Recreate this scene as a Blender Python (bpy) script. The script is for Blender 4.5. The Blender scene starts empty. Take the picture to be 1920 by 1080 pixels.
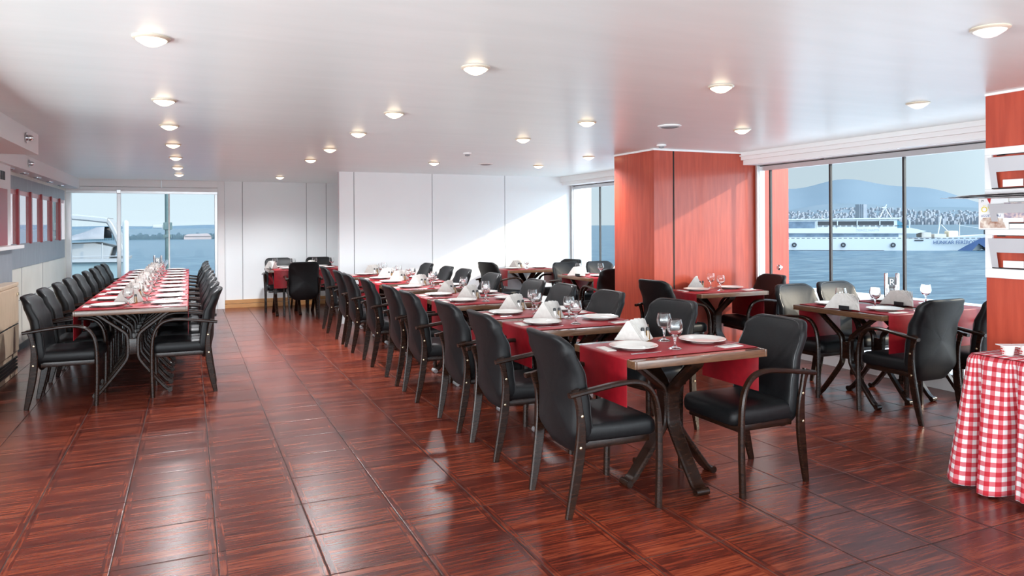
import bpy, bmesh, math, random
from mathutils import Vector, Matrix
random.seed(7)
R = math.radians
PI = math.pi
S = bpy.context.scene
COL = S.collection

# ------------------------------------------------------------------ camera
CAM_H = 1.4804
YAW = 0.4199
cam_d = bpy.data.cameras.new('camera')
cam_d.lens = 25.367
cam_d.sensor_width = 36
cam_d.shift_y = -0.0610
cam_d.clip_end = 12000
cam = bpy.data.objects.new('camera', cam_d)
COL.objects.link(cam)
rho = -0.0057
rt = Vector((math.cos(YAW), -math.sin(YAW), 0))
fw = Vector((math.sin(YAW), math.cos(YAW), 0))
up = Vector((0, 0, 1))
cx_ = rt * math.cos(rho) + up * math.sin(rho)
cy_ = -rt * math.sin(rho) + up * math.cos(rho)
m = Matrix((cx_, cy_, -fw)).transposed().to_4x4()
m.translation = Vector((0, 0, CAM_H))
cam.matrix_world = m
S.camera = cam

# ------------------------------------------------------------------ sky, sun, exposure
w = bpy.data.worlds.new('sky')
S.world = w
w.use_nodes = True
nt = w.node_tree
nt.nodes.clear()
tc = nt.nodes.new('ShaderNodeTexCoord')
sep = nt.nodes.new('ShaderNodeSeparateXYZ')
nt.links.new(tc.outputs['Generated'], sep.inputs[0])
ramp = nt.nodes.new('ShaderNodeValToRGB')
cr = ramp.color_ramp
cr.elements[0].position = 0.0
cr.elements[0].color = (0.60, 0.695, 0.75, 1)
cr.elements[1].position = 1.0
cr.elements[1].color = (0.55, 0.70, 0.90, 1)
e = cr.elements.new(0.5)
e.color = (0.60, 0.695, 0.75, 1)
e = cr.elements.new(0.60)
e.color = (0.57, 0.69, 0.77, 1)
e = cr.elements.new(0.75)
e.color = (0.66, 0.78, 0.92, 1)
mp = nt.nodes.new('ShaderNodeMapRange')
mp.inputs['From Min'].default_value = -1
mp.inputs['From Max'].default_value = 1
nt.links.new(sep.outputs['Z'], mp.inputs['Value'])
nt.links.new(mp.outputs[0], ramp.inputs[0])
# sky on the sun's side, behind the camera, brightened to fill the room
SUN_DIR = Vector((0.88 * math.cos(R(22.2)), -0.47 * math.cos(R(22.2)), math.sin(R(22.2)))).normalized()
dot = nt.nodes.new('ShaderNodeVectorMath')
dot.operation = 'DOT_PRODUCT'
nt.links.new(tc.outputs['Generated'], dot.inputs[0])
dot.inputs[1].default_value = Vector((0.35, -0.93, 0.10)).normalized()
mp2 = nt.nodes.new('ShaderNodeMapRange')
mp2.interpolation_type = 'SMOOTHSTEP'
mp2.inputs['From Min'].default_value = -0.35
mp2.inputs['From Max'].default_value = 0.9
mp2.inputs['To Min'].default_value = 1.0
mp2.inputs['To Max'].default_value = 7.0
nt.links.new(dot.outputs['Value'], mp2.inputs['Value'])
bg = nt.nodes.new('ShaderNodeBackground')
nt.links.new(ramp.outputs[0], bg.inputs['Color'])
dot2 = nt.nodes.new('ShaderNodeVectorMath')
dot2.operation = 'DOT_PRODUCT'
nt.links.new(tc.outputs['Generated'], dot2.inputs[0])
dot2.inputs[1].default_value = Vector((-0.45, 0.89, 0.05)).normalized()
mp3 = nt.nodes.new('ShaderNodeMapRange')
mp3.interpolation_type = 'SMOOTHSTEP'
mp3.inputs['From Min'].default_value = 0.35
mp3.inputs['From Max'].default_value = 0.95
mp3.inputs['To Min'].default_value = 0.0
mp3.inputs['To Max'].default_value = 0.27
nt.links.new(dot2.outputs['Value'], mp3.inputs['Value'])
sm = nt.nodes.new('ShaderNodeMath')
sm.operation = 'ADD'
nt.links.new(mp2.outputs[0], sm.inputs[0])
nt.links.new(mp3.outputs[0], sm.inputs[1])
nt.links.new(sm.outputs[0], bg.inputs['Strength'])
# whiter sky towards the far shore side
out = nt.nodes.new('ShaderNodeOutputWorld')
nt.links.new(bg.outputs[0], out.inputs[0])

sun_d = bpy.data.lights.new('sun', 'SUN')
sun_d.energy = 4.5
sun_d.color = (1.0, 0.80, 0.58)
sun_d.angle = R(1.5)
sun = bpy.data.objects.new('sun', sun_d)
COL.objects.link(sun)
sun.rotation_euler = SUN_DIR.to_track_quat('Z', 'Y').to_euler()
sun.location = SUN_DIR * 30

# unseen area lights added behind and beside the camera to brighten the room


def fill_light(name, loc, rot, sx, sy, watt, col=(0.93, 0.97, 1.0)):
    ld = bpy.data.lights.new(name, 'AREA')
    ld.shape = 'RECTANGLE'
    ld.size, ld.size_y = sx, sy
    ld.energy = watt
    ld.color = col
    lo = bpy.data.objects.new(name, ld)
    COL.objects.link(lo)
    lo.location = loc
    lo.rotation_euler = rot
    return lo


fill_light('fill_light_rear', (0.9, -3.1, 1.05), (PI / 2 + 0.8, 0, 0), 10.0, 2.0, 560)
fill_light('fill_light_side', (-4.3, 1.0, 1.05), (PI / 2 + 0.8, 0, -PI / 2), 8.0, 2.0, 900)

S.view_settings.view_transform = 'Standard'
S.view_settings.look = 'None'
S.view_settings.gamma = 1
S.view_settings.exposure = 0.12
S.view_settings.use_curve_mapping = False
S.cycles.use_denoising = True
S.cycles.max_bounces = 10
S.cycles.diffuse_bounces = 6
S.cycles.glossy_bounces = 4
S.cycles.transmission_bounces = 8
S.cycles.transparent_max_bounces = 16
S.cycles.sample_clamp_indirect = 6
S.cycles.caustics_reflective = False
S.cycles.caustics_refractive = False

# ------------------------------------------------------------------ materials
MATS = {}


def P(name, col, rough=0.5, metal=0.0, spec=0.5, coat=0.0, coat_r=0.1, trans=0.0, emit=None, es=0, ior=None):
    ma = bpy.data.materials.new(name)
    ma.use_nodes = True
    b = ma.node_tree.nodes['Principled BSDF']
    b.inputs['Base Color'].default_value = (*col, 1)
    b.inputs['Roughness'].default_value = rough
    b.inputs['Metallic'].default_value = metal
    b.inputs['Specular IOR Level'].default_value = spec
    b.inputs['Coat Weight'].default_value = coat
    b.inputs['Coat Roughness'].default_value = coat_r
    b.inputs['Transmission Weight'].default_value = trans
    if ior:
        b.inputs['IOR'].default_value = ior
    if emit:
        b.inputs['Emission Color'].default_value = (*emit, 1)
        b.inputs['Emission Strength'].default_value = es
    MATS[name] = ma
    return ma


def N(ma, t, **kw):
    n = ma.node_tree.nodes.new(t)
    for k, v in kw.items():
        setattr(n, k, v)
    return n


def L(ma, a, b):
    ma.node_tree.links.new(a, b)


def bsdf(ma):
    return ma.node_tree.nodes['Principled BSDF']


def noise_mat(name, c1, c2, scale=(1, 1, 1), nscale=5.0, detail=4, rough=0.5, bump=0.0, bscale=None, r2=None, **kw):
    ma = P(name, c1, rough, **kw)
    t = N(ma, 'ShaderNodeTexCoord')
    mpg = N(ma, 'ShaderNodeMapping')
    mpg.inputs['Scale'].default_value = scale
    L(ma, t.outputs['Object'], mpg.inputs[0])
    n = N(ma, 'ShaderNodeTexNoise')
    n.inputs['Scale'].default_value = nscale
    n.inputs['Detail'].default_value = detail
    L(ma, mpg.outputs[0], n.inputs['Vector'])
    r = N(ma, 'ShaderNodeValToRGB')
    r.color_ramp.elements[0].position = 0.32
    r.color_ramp.elements[1].position = 0.68
    r.color_ramp.elements[0].color = (*c1, 1)
    r.color_ramp.elements[1].color = (*c2, 1)
    L(ma, n.outputs['Fac'], r.inputs[0])
    L(ma, r.outputs[0], bsdf(ma).inputs['Base Color'])
    if bump:
        n2 = N(ma, 'ShaderNodeTexNoise')
        n2.inputs['Scale'].default_value = bscale or nscale
        n2.inputs['Detail'].default_value = 3
        L(ma, mpg.outputs[0] if bscale is None else t.outputs['Object'], n2.inputs['Vector'])
        bp = N(ma, 'ShaderNodeBump')
        bp.inputs['Strength'].default_value = bump
        bp.inputs['Distance'].default_value = 0.002
        L(ma, n2.outputs['Fac'], bp.inputs['Height'])
        L(ma, bp.outputs[0], bsdf(ma).inputs['Normal'])
    return ma


def thin_glass(name, tint=(0.93, 0.96, 0.97), refl=0.06, rough=0.0):
    ma = bpy.data.materials.new(name)
    ma.use_nodes = True
    t = ma.node_tree
    t.nodes.clear()
    o = t.nodes.new('ShaderNodeOutputMaterial')
    mx = t.nodes.new('ShaderNodeMixShader')
    tr = t.nodes.new('ShaderNodeBsdfTransparent')
    tr.inputs[0].default_value = (*tint, 1)
    gl = t.nodes.new('ShaderNodeBsdfGlossy')
    gl.inputs['Roughness'].default_value = rough
    lw = t.nodes.new('ShaderNodeFresnel')
    lw.inputs[0].default_value = 1.10
    ad = t.nodes.new('ShaderNodeMath')
    ad.operation = 'ADD'
    ad.use_clamp = True
    ad.inputs[1].default_value = refl * 0.02
    geo = t.nodes.new('ShaderNodeNewGeometry')
    fr = t.nodes.new('ShaderNodeMath')
    fr.operation = 'SUBTRACT'
    fr.inputs[0].default_value = 1.0
    t.links.new(geo.outputs['Backfacing'], fr.inputs[1])
    ml = t.nodes.new('ShaderNodeMath')
    ml.operation = 'MULTIPLY'
    t.links.new(lw.outputs[0], ad.inputs[0])
    t.links.new(ad.outputs[0], ml.inputs[0])
    t.links.new(fr.outputs[0], ml.inputs[1])
    t.links.new(ml.outputs[0], mx.inputs[0])
    t.links.new(tr.outputs[0], mx.inputs[1])
    t.links.new(gl.outputs[0], mx.inputs[2])
    t.links.new(mx.outputs[0], o.inputs[0])
    MATS[name] = ma
    return ma


leather = noise_mat('black_leather', (0.0035, 0.0038, 0.0045), (0.006, 0.0063, 0.007), nscale=60, rough=0.45, bump=0.3, bscale=220, spec=0.22)
piping_m = P('piping', (0.012, 0.012, 0.013), 0.3)
wood_dark = noise_mat('dark_bentwood', (0.006, 0.0028, 0.002), (0.020, 0.0075, 0.004), scale=(3, 3, 14), nscale=6, rough=0.26, spec=0.28)
wood_table = noise_mat('table_veneer', (0.050, 0.016, 0.009), (0.095, 0.032, 0.016), scale=(2, 30, 2), nscale=4, rough=0.16, coat=0.5, coat_r=0.06)
wood_edge = noise_mat('table_edge_wood', (0.070, 0.032, 0.016), (0.125, 0.060, 0.030), scale=(3, 20, 20), nscale=5, rough=0.3, coat=0.3)
brass = P('brass_bolt', (0.55, 0.45, 0.3), 0.3, 1.0)
steel = P('steel', (0.62, 0.63, 0.65), 0.22, 1.0)
silver = P('silver_tip', (0.55, 0.56, 0.58), 0.35, 0.8)
runner_m = noise_mat('red_runner', (0.19, 0.003, 0.008), (0.24, 0.005, 0.011), nscale=20, rough=0.42, bump=0.1, bscale=400, spec=0.35)
china = P('white_china', (0.60, 0.59, 0.56), 0.12, coat=0.3)
paper = noise_mat('paper_napkin', (0.52, 0.50, 0.47), (0.60, 0.58, 0.55), nscale=40, rough=0.8)
glass_m = P('cut_glass', (1, 1, 1), 0.0, trans=1.0, ior=1.45)
white_wall = noise_mat('white_panel', (0.79, 0.82, 0.83), (0.83, 0.86, 0.87), nscale=0.7, rough=0.45)
white_paint = P('white_paint', (0.80, 0.80, 0.80), 0.5)
ceil_m = noise_mat('ceiling_paint', (0.80, 0.875, 0.865), (0.84, 0.91, 0.90), scale=(1, 6, 1), nscale=1.5, rough=0.30, spec=1.0)
red_ply = noise_mat('red_plywood', (0.34, 0.043, 0.022), (0.45, 0.068, 0.034), scale=(9, 9, 0.8), nscale=3.0, detail=8, rough=0.38, coat=0.25)
dark_gap = P('dark_gap', (0.01, 0.008, 0.008), 0.8)
grey_gap = P('grey_gap', (0.25, 0.25, 0.26), 0.8)
grey_panel = noise_mat('grey_laminate', (0.20, 0.215, 0.24), (0.26, 0.275, 0.30), scale=(1, 8, 1), nscale=4, rough=0.4)
alu = P('aluminium_frame', (0.60, 0.61, 0.62), 0.35, 0.6)
seal = P('dark_seal', (0.03, 0.03, 0.032), 0.5)
pane_m = thin_glass('window_glass')
base_wood = noise_mat('orange_wood', (0.42, 0.20, 0.07), (0.52, 0.27, 0.10), scale=(2, 2, 20), nscale=4, rough=0.35)
cream = noise_mat('cream_laminate', (0.62, 0.58, 0.50), (0.70, 0.66, 0.58), nscale=2, rough=0.35)
cab_wood = noise_mat('cabinet_laminate', (0.50, 0.36, 0.25), (0.58, 0.44, 0.32), scale=(2, 12, 2), nscale=3, rough=0.3)
red_slat = P('red_slat', (0.30, 0.012, 0.02), 0.35)
pink_glass = P('pink_mirror_glass', (0.85, 0.70, 0.72), 0.03, 0.75)
lamp_rim = P('lamp_rim', (0.75, 0.68, 0.55), 0.3, 0.3)
lamp_glow = P('lamp_glow', (1, 0.95, 0.85), 0.4, emit=(1.0, 0.80, 0.50), es=4)
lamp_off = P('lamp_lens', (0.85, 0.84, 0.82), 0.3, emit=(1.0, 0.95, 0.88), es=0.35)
rack_m = P('rack_metal', (0.62, 0.63, 0.66), 0.38, 0.35)
rack_white = P('rack_white', (0.80, 0.81, 0.82), 0.35)
black_m = P('black_plastic', (0.012, 0.012, 0.014), 0.4)
yellow_ink = P('yellow_ink', (0.75, 0.62, 0.03), 0.5)
red_ink = P('red_ink', (0.45, 0.01, 0.015), 0.5)
blue_ink = P('blue_ink', (0.06, 0.09, 0.25), 0.5)
pepper_m = P('pepper_brown', (0.20, 0.10, 0.02), 0.25, coat=0.6)
salt_m = P('salt_white', (0.82, 0.82, 0.80), 0.2, coat=0.5)

# floor: reddish wood-look tiles
floor_m = P('wood_look_tile', (0.15, 0.03, 0.02), 0.16)
TS = 0.43
TX0 = TS * -1.7517
TY0 = TS * 9.2506


def build_floor_mat():
    ma = floor_m
    geo = N(ma, 'ShaderNodeNewGeometry')
    sp = N(ma, 'ShaderNodeSeparateXYZ')
    L(ma, geo.outputs['Position'], sp.inputs[0])

    def math_(op, a, b=None, c=None):
        n = N(ma, 'ShaderNodeMath', operation=op)
        for i, v in enumerate((a, b, c)):
            if v is None:
                continue
            if isinstance(v, (int, float)):
                n.inputs[i].default_value = v
            else:
                L(ma, v, n.inputs[i])
        return n.outputs[0]
    u = math_('DIVIDE', math_('SUBTRACT', sp.outputs[0], TX0), TS)
    v = math_('DIVIDE', math_('SUBTRACT', sp.outputs[1], TY0), TS)
    fu = math_('FRACT', u)
    fv = math_('FRACT', v)
    iu = math_('FLOOR', u)
    iv = math_('FLOOR', v)
    du = math_('MINIMUM', fu, math_('SUBTRACT', 1.0, fu))
    dv = math_('MINIMUM', fv, math_('SUBTRACT', 1.0, fv))
    dmin = math_('MINIMUM', du, dv)
    grout = math_('LESS_THAN', dmin, 0.0055)
    border = math_('LESS_THAN', du, 0.085)
    # planks inside the tile, running along x
    pl = math_('FLOOR', math_('MULTIPLY', fv, 9.0))
    seed = N(ma, 'ShaderNodeCombineXYZ')
    L(ma, iu, seed.inputs[0])
    L(ma, iv, seed.inputs[1])
    L(ma, pl, seed.inputs[2])
    wn = N(ma, 'ShaderNodeTexWhiteNoise')
    L(ma, seed.outputs[0], wn.inputs['Vector'])
    gv = N(ma, 'ShaderNodeCombineXYZ')
    L(ma, math_('MULTIPLY_ADD', u, 1.6, math_('MULTIPLY', wn.outputs['Value'], 7.0)), gv.inputs[0])
    L(ma, math_('MULTIPLY', v, 26.0), gv.inputs[1])
    L(ma, wn.outputs['Value'], gv.inputs[2])
    n1 = N(ma, 'ShaderNodeTexNoise')
    n1.inputs['Scale'].default_value = 1.0
    n1.inputs['Detail'].default_value = 5
    n1.inputs['Roughness'].default_value = 0.65
    L(ma, gv.outputs[0], n1.inputs['Vector'])
    # border grain runs along y
    gv2 = N(ma, 'ShaderNodeCombineXYZ')
    L(ma, math_('MULTIPLY', u, 30.0), gv2.inputs[0])
    L(ma, math_('MULTIPLY', v, 1.6), gv2.inputs[1])
    L(ma, iu, gv2.inputs[2])
    n2 = N(ma, 'ShaderNodeTexNoise')
    n2.inputs['Scale'].default_value = 1.0
    n2.inputs['Detail'].default_value = 4
    L(ma, gv2.outputs[0], n2.inputs['Vector'])
    grain = N(ma, 'ShaderNodeMix')
    grain.data_type = 'FLOAT'
    L(ma, border, grain.inputs[0])
    L(ma, n1.outputs['Fac'], grain.inputs[2])
    L(ma, n2.outputs['Fac'], grain.inputs[3])
    val = math_('ADD', math_('MULTIPLY', grain.outputs[0], 1.0), math_('MULTIPLY', math_('SUBTRACT', wn.outputs['Value'], 0.5), 0.16))
    rp = N(ma, 'ShaderNodeValToRGB')
    els = rp.color_ramp.elements
    els[0].position = 0.30
    els[0].color = (0.032, 0.006, 0.005, 1)
    els[1].position = 0.72
    els[1].color = (0.215, 0.048, 0.021, 1)
    e2 = els.new(0.5)
    e2.color = (0.096, 0.016, 0.0085, 1)
    L(ma, val, rp.inputs[0])
    mixb = N(ma, 'ShaderNodeMix')
    mixb.data_type = 'RGBA'
    mixb.blend_type = 'MULTIPLY'
    L(ma, math_('MULTIPLY', border, 0.30), mixb.inputs[0])
    L(ma, rp.outputs[0], mixb.inputs[6])
    mixb.inputs[7].default_value = (0.75, 0.62, 0.62, 1)
    mixg = N(ma, 'ShaderNodeMix')
    mixg.data_type = 'RGBA'
    L(ma, grout, mixg.inputs[0])
    L(ma, mixb.outputs[2], mixg.inputs[6])
    mixg.inputs[7].default_value = (0.018, 0.010, 0.008, 1)
    L(ma, mixg.outputs[2], bsdf(ma).inputs['Base Color'])
    rr = math_('MULTIPLY_ADD', grout, 0.5, math_('MULTIPLY_ADD', n1.outputs['Fac'], 0.10, 0.20))
    L(ma, rr, bsdf(ma).inputs['Roughness'])
    # slightly uneven glaze and recessed joints
    n3 = N(ma, 'ShaderNodeTexNoise')
    n3.inputs['Scale'].default_value = 5.0
    L(ma, geo.outputs['Position'], n3.inputs['Vector'])
    edge = N(ma, 'ShaderNodeMapRange')
    edge.inputs['From Min'].default_value = 0.0
    edge.inputs['From Max'].default_value = 0.014
    L(ma, dmin, edge.inputs['Value'])
    hgt = math_('ADD', math_('MULTIPLY', edge.outputs[0], 0.0010), math_('MULTIPLY', n3.outputs['Fac'], 0.00015))
    bp = N(ma, 'ShaderNodeBump')
    bp.inputs['Strength'].default_value = 1.0
    bp.inputs['Distance'].default_value = 1.0
    L(ma, hgt, bp.inputs['Height'])
    L(ma, bp.outputs[0], bsdf(ma).inputs['Normal'])
    bsdf(ma).inputs['Specular IOR Level'].default_value = 0.30


build_floor_mat()


# gingham cloth, follows the cloth's own UV
def build_gingham():
    ma = P('red_gingham', (0.6, 0.02, 0.03), 0.85)
    uvn = N(ma, 'ShaderNodeUVMap')
    sp = N(ma, 'ShaderNodeSeparateXYZ')
    L(ma, uvn.outputs[0], sp.inputs[0])

    def stripe(o):
        a = N(ma, 'ShaderNodeMath', operation='MULTIPLY')
        a.inputs[1].default_value = 1 / 0.050
        L(ma, o, a.inputs[0])
        b = N(ma, 'ShaderNodeMath', operation='FRACT')
        L(ma, a.outputs[0], b.inputs[0])
        c = N(ma, 'ShaderNodeMath', operation='LESS_THAN')
        c.inputs[1].default_value = 0.5
        L(ma, b.outputs[0], c.inputs[0])
        return c.outputs[0]
    s = N(ma, 'ShaderNodeMath', operation='ADD')
    L(ma, stripe(sp.outputs[0]), s.inputs[0])
    L(ma, stripe(sp.outputs[1]), s.inputs[1])
    h = N(ma, 'ShaderNodeMath', operation='MULTIPLY')
    h.inputs[1].default_value = 0.5
    L(ma, s.outputs[0], h.inputs[0])
    r = N(ma, 'ShaderNodeValToRGB')
    r.color_ramp.interpolation = 'CONSTANT'
    r.color_ramp.elements[0].color = (0.56, 0.53, 0.53, 1)
    r.color_ramp.elements[0].position = 0
    r.color_ramp.elements[1].color = (0.36, 0.004, 0.014, 1)
    r.color_ramp.elements[1].position = 0.75
    q = r.color_ramp.elements.new(0.25)
    q.color = (0.45, 0.10, 0.12, 1)
    L(ma, h.outputs[0], r.inputs[0])
    L(ma, r.outputs[0], bsdf(ma).inputs['Base Color'])
    return ma


gingham = build_gingham()


# ------------------------------------------------------------------ mesh helpers
class MB:
    def __init__(s):
        s.v = []
        s.f = []

    def add(s, vs, fs):
        o = len(s.v)
        s.v += [tuple(x) for x in vs]
        s.f += [tuple(i + o for i in q) for q in fs]
        return s

    def box(s, x0, x1, y0, y1, z0, z1, b=0.0):
        if b <= 0:
            vs = [(x, y, z) for x in (x0, x1) for y in (y0, y1) for z in (z0, z1)]
            return s.add(vs, [(0, 1, 3, 2), (4, 6, 7, 5), (0, 4, 5, 1), (2, 3, 7, 6), (0, 2, 6, 4), (1, 5, 7, 3)])
        bm = bmesh.new()
        bmesh.ops.create_cube(bm, size=1)
        for v in bm.verts:
            v.co = Vector(((x0 + x1) / 2 + v.co.x * (x1 - x0), (y0 + y1) / 2 + v.co.y * (y1 - y0), (z0 + z1) / 2 + v.co.z * (z1 - z0)))
        bmesh.ops.bevel(bm, geom=bm.edges[:], offset=b, segments=2, affect='EDGES', profile=0.6)
        bm.verts.index_update()
        s.add([v.co for v in bm.verts], [[v.index for v in f.verts] for f in bm.faces])
        bm.free()
        return s

    def ribbon(s, pts, wax, width, thick, taper=None, b=0.22):
        """a board of rounded rectangular section swept along pts; wax is the width axis."""
        pts = [Vector(p) for p in pts]
        n = len(pts)
        wax = Vector(wax).normalized()
        base = len(s.v)
        K = 8
        for i, p in enumerate(pts):
            t = (pts[min(i + 1, n - 1)] - pts[max(i - 1, 0)]).normalized()
            nn = t.cross(wax).normalized()
            k = taper(i / (n - 1)) if taper else 1.0
            hw, ht = width / 2, thick / 2 * k
            c = min(hw, ht) * b * 2
            for a, q in ((hw, ht - c), (hw - c, ht), (-hw + c, ht), (-hw, ht - c), (-hw, -ht + c), (-hw + c, -ht), (hw - c, -ht), (hw, -ht + c)):
                s.v.append(tuple(p + wax * a + nn * q))
        for i in range(n - 1):
            for k in range(K):
                a = base + i * K + k
                b2 = base + i * K + (k + 1) % K
                s.f.append((a, b2, b2 + K, a + K))
        s.f.append(tuple(base + k for k in range(K))[::-1])
        s.f.append(tuple(base + (n - 1) * K + k for k in range(K)))
        return s

    def tube(s, pts, r, K=8, rf=None, caps=True):
        pts = [Vector(p) for p in pts]
        n = len(pts)
        base = len(s.v)
        ref = None
        for i, p in enumerate(pts):
            t = (pts[min(i + 1, n - 1)] - pts[max(i - 1, 0)]).normalized()
            if ref is None:
                ref = Vector((0, 0, 1)) if abs(t.z) < 0.9 else Vector((1, 0, 0))
            a = t.cross(ref).normalized()
            b = a.cross(t).normalized()
            ref = b
            rr = r * (rf(i / (n - 1)) if rf else 1)
            for k in range(K):
                an = 2 * PI * k / K
                s.v.append(tuple(p + a * math.cos(an) * rr + b * math.sin(an) * rr))
        for i in range(n - 1):
            for k in range(K):
                a = base + i * K + k
                b2 = base + i * K + (k + 1) % K
                s.f.append((a, b2, b2 + K, a + K))
        if caps:
            s.f.append(tuple(base + k for k in range(K))[::-1])
            s.f.append(tuple(base + (n - 1) * K + k for k in range(K)))
        return s

    def lathe(s, prof, K=24, c=(0, 0, 0), rmod=None, sx=1, sy=1):
        base = len(s.v)
        n = len(prof)
        for (r, z) in prof:
            for k in range(K):
                an = 2 * PI * k / K
                rr = r * (rmod(an, z) if rmod else 1)
                s.v.append((c[0] + rr * math.cos(an) * sx, c[1] + rr * math.sin(an) * sy, c[2] + z))
        for i in range(n - 1):
            for k in range(K):
                a = base + i * K + k
                b2 = base + i * K + (k + 1) % K
                s.f.append((a, b2, b2 + K, a + K))
        s.f.append(tuple(base + k for k in range(K))[::-1])
        s.f.append(tuple(base + (n - 1) * K + k for k in range(K)))
        return s

    def prism(s, poly, axis, a0, a1):
        """poly: 2D outline in the two other axes (order x,y,z), extruded along axis from a0 to a1."""
        n = len(poly)
        vs = []
        for a in (a0, a1):
            for p in poly:
                q = list(p)
                q.insert(axis, a)
                vs.append(tuple(q))
        fs = [tuple(range(n))[::-1], tuple(range(n, 2 * n))]
        for i in range(n):
            j = (i + 1) % n
            fs.append((i, j, n + j, n + i))
        return s.add(vs, fs)

    def pad(s, w, h, rings, rad, deform, K=40):
        """a cushion: rounded rectangle outline (p,q) lofted through rings of (scale, depth)."""
        out2 = []
        per = K // 4
        for (cx, cy, a0) in ((1, 1, 0), (-1, 1, 90), (-1, -1, 180), (1, -1, 270)):
            rr = rad[0] if cy > 0 else rad[1]
            for k in range(per):
                a = R(a0 + 90 * k / (per - 1))
                out2.append(((w / 2 - rr) * cx + rr * math.cos(a), (h / 2 - rr) * cy + rr * math.sin(a)))
        # extra points along the edges so that the deformation stays smooth
        o = []
        m_ = len(out2)
        for i in range(m_):
            a = out2[i]
            b = out2[(i + 1) % m_]
            o.append(a)
            d = math.hypot(b[0] - a[0], b[1] - a[1])
            kk = int(d / 0.05)
            for j in range(1, kk):
                o.append((a[0] + (b[0] - a[0]) * j / kk, a[1] + (b[1] - a[1]) * j / kk))
        n = len(o)
        base = len(s.v)
        for (sc, ins, dp) in rings:
            for (p, q) in o:
                pl = math.hypot(p, q) or 1
                pp = p * sc - p / pl * ins
                qq = q * sc - q / pl * ins
                s.v.append(tuple(deform(pp, qq, dp)))
        for i in range(len(rings) - 1):
            for k in range(n):
                a = base + i * n + k
                b2 = base + i * n + (k + 1) % n
                s.f.append((a, b2, b2 + n, a + n))
        s.f.append(tuple(base + k for k in range(n))[::-1])
        s.f.append(tuple(base + (len(rings) - 1) * n + k for k in range(n)))
        return s

    def build(s, name, ma, parent=None, smooth=False, label=None):
        me = bpy.data.meshes.new(name)
        me.from_pydata(s.v, [], s.f)
        bm = bmesh.new()
        bm.from_mesh(me)
        bmesh.ops.recalc_face_normals(bm, faces=bm.faces[:])
        bm.to_mesh(me)
        bm.free()
        me.materials.append(ma)
        if smooth:
            for p in me.polygons:
                p.use_smooth = True
            me.set_sharp_from_angle(angle=R(smooth if not isinstance(smooth, bool) else 40))
        o = bpy.data.objects.new(name, me)
        COL.objects.link(o)
        if parent:
            o.parent = parent
        if label:
            o['label'] = label
        return o


def bx(*a, **k):
    return MB().box(*a, **k)


def tag(o, label, cat, group=None, kind=None):
    o['label'] = label
    o['category'] = cat
    if group:
        o['group'] = group
    if kind:
        o['kind'] = kind
    return o


def empty(name, loc, label, cat, rz=0, group=None, kind=None):
    o = bpy.data.objects.new(name, None)
    COL.objects.link(o)
    o.location = loc
    o.rotation_euler = (0, 0, rz)
    o.empty_display_size = 0.1
    return tag(o, label, cat, group, kind)


KIDS = {}


def dup(root, loc, rz, label, group=None, scale=None):
    def cp(o, parent):
        c = o.copy()
        COL.objects.link(c)
        c.parent = parent
        for ch in KIDS.get(o.name, []):
            cp(ch, c)
        return c
    r = cp(root, None)
    r.location = loc
    r.rotation_euler = (0, 0, rz)
    r['label'] = label
    if group:
        r['group'] = group
    if scale:
        r.scale = scale
    return r


def remember(root):
    for o in list(bpy.data.objects):
        if o.parent is not None:
            KIDS.setdefault(o.parent.name, [])
            if o not in KIDS[o.parent.name]:
                KIDS[o.parent.name].append(o)


def place(proto, used, loc, rz, label, group):
    """first use moves the prototype itself, then copies."""
    if not used.get(proto.name):
        used[proto.name] = True
        proto.location = loc
        proto.rotation_euler = (0, 0, rz)
        proto['label'] = label
        proto['group'] = group
        return proto
    return dup(proto, loc, rz, label, group)


USED = {}


def text_part(body, size, loc, rot, ma, parent, depth=0.001, name='lettering', align='CENTER', sx=1.0):
    cu = bpy.data.curves.new(name, 'FONT')
    cu.body = body
    cu.size = size
    cu.extrude = depth
    cu.align_x = align
    cu.align_y = 'CENTER'
    cu.materials.append(ma)
    o = bpy.data.objects.new(name, cu)
    me = bpy.data.meshes.new_from_object(o)
    bpy.data.objects.remove(o)
    o = bpy.data.objects.new(name, me)
    COL.objects.link(o)
    o.parent = parent
    o.location = loc
    o.rotation_euler = rot
    o.scale = (sx, 1, 1)
    return o


def struct(o, label, cat='room'):
    return tag(o, label, cat, None, 'structure')


# ------------------------------------------------------------------ room shell
ZC = 2.316
XW = 6.129      # right window plane
YB = 14.15      # far window and alcove wall
YA = 11.084     # white back wall
XP, YP0, YP1 = 4.652, 6.593, 7.40   # red pier
XPL, YPL = 4.733, 3.03              # red pillar by the racks
YR = -3.2       # open end behind the camera

struct(MB().box(-4.5, XW + 0.12, YR, YB + 0.1, -0.12, 0.0).build('floor', floor_m), 'reddish brown wood-look glossy tile floor of the dining room', 'floor')
struct(MB().box(-4.5, XW + 0.12, YR, YB + 0.1, ZC, ZC + 0.15).build('ceiling', ceil_m), 'smooth white ceiling over the dining room', 'ceiling')

# white back wall of panels
wa = MB()
xs = [2.07, 2.30, 3.55, 4.82, 6.49]
for a, b in zip(xs[:-1], xs[1:]):
    wa.box(a + 0.005, b - 0.005, YA, YA + 0.12, 0, ZC)
wa_o = struct(wa.build('wall_back', white_wall), 'white panelled back wall with thin vertical joints', 'wall')
bx(2.08, XW, YA + 0.02, YA + 0.11, 0, ZC).build('joint_backing', grey_gap, wa_o)
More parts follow.
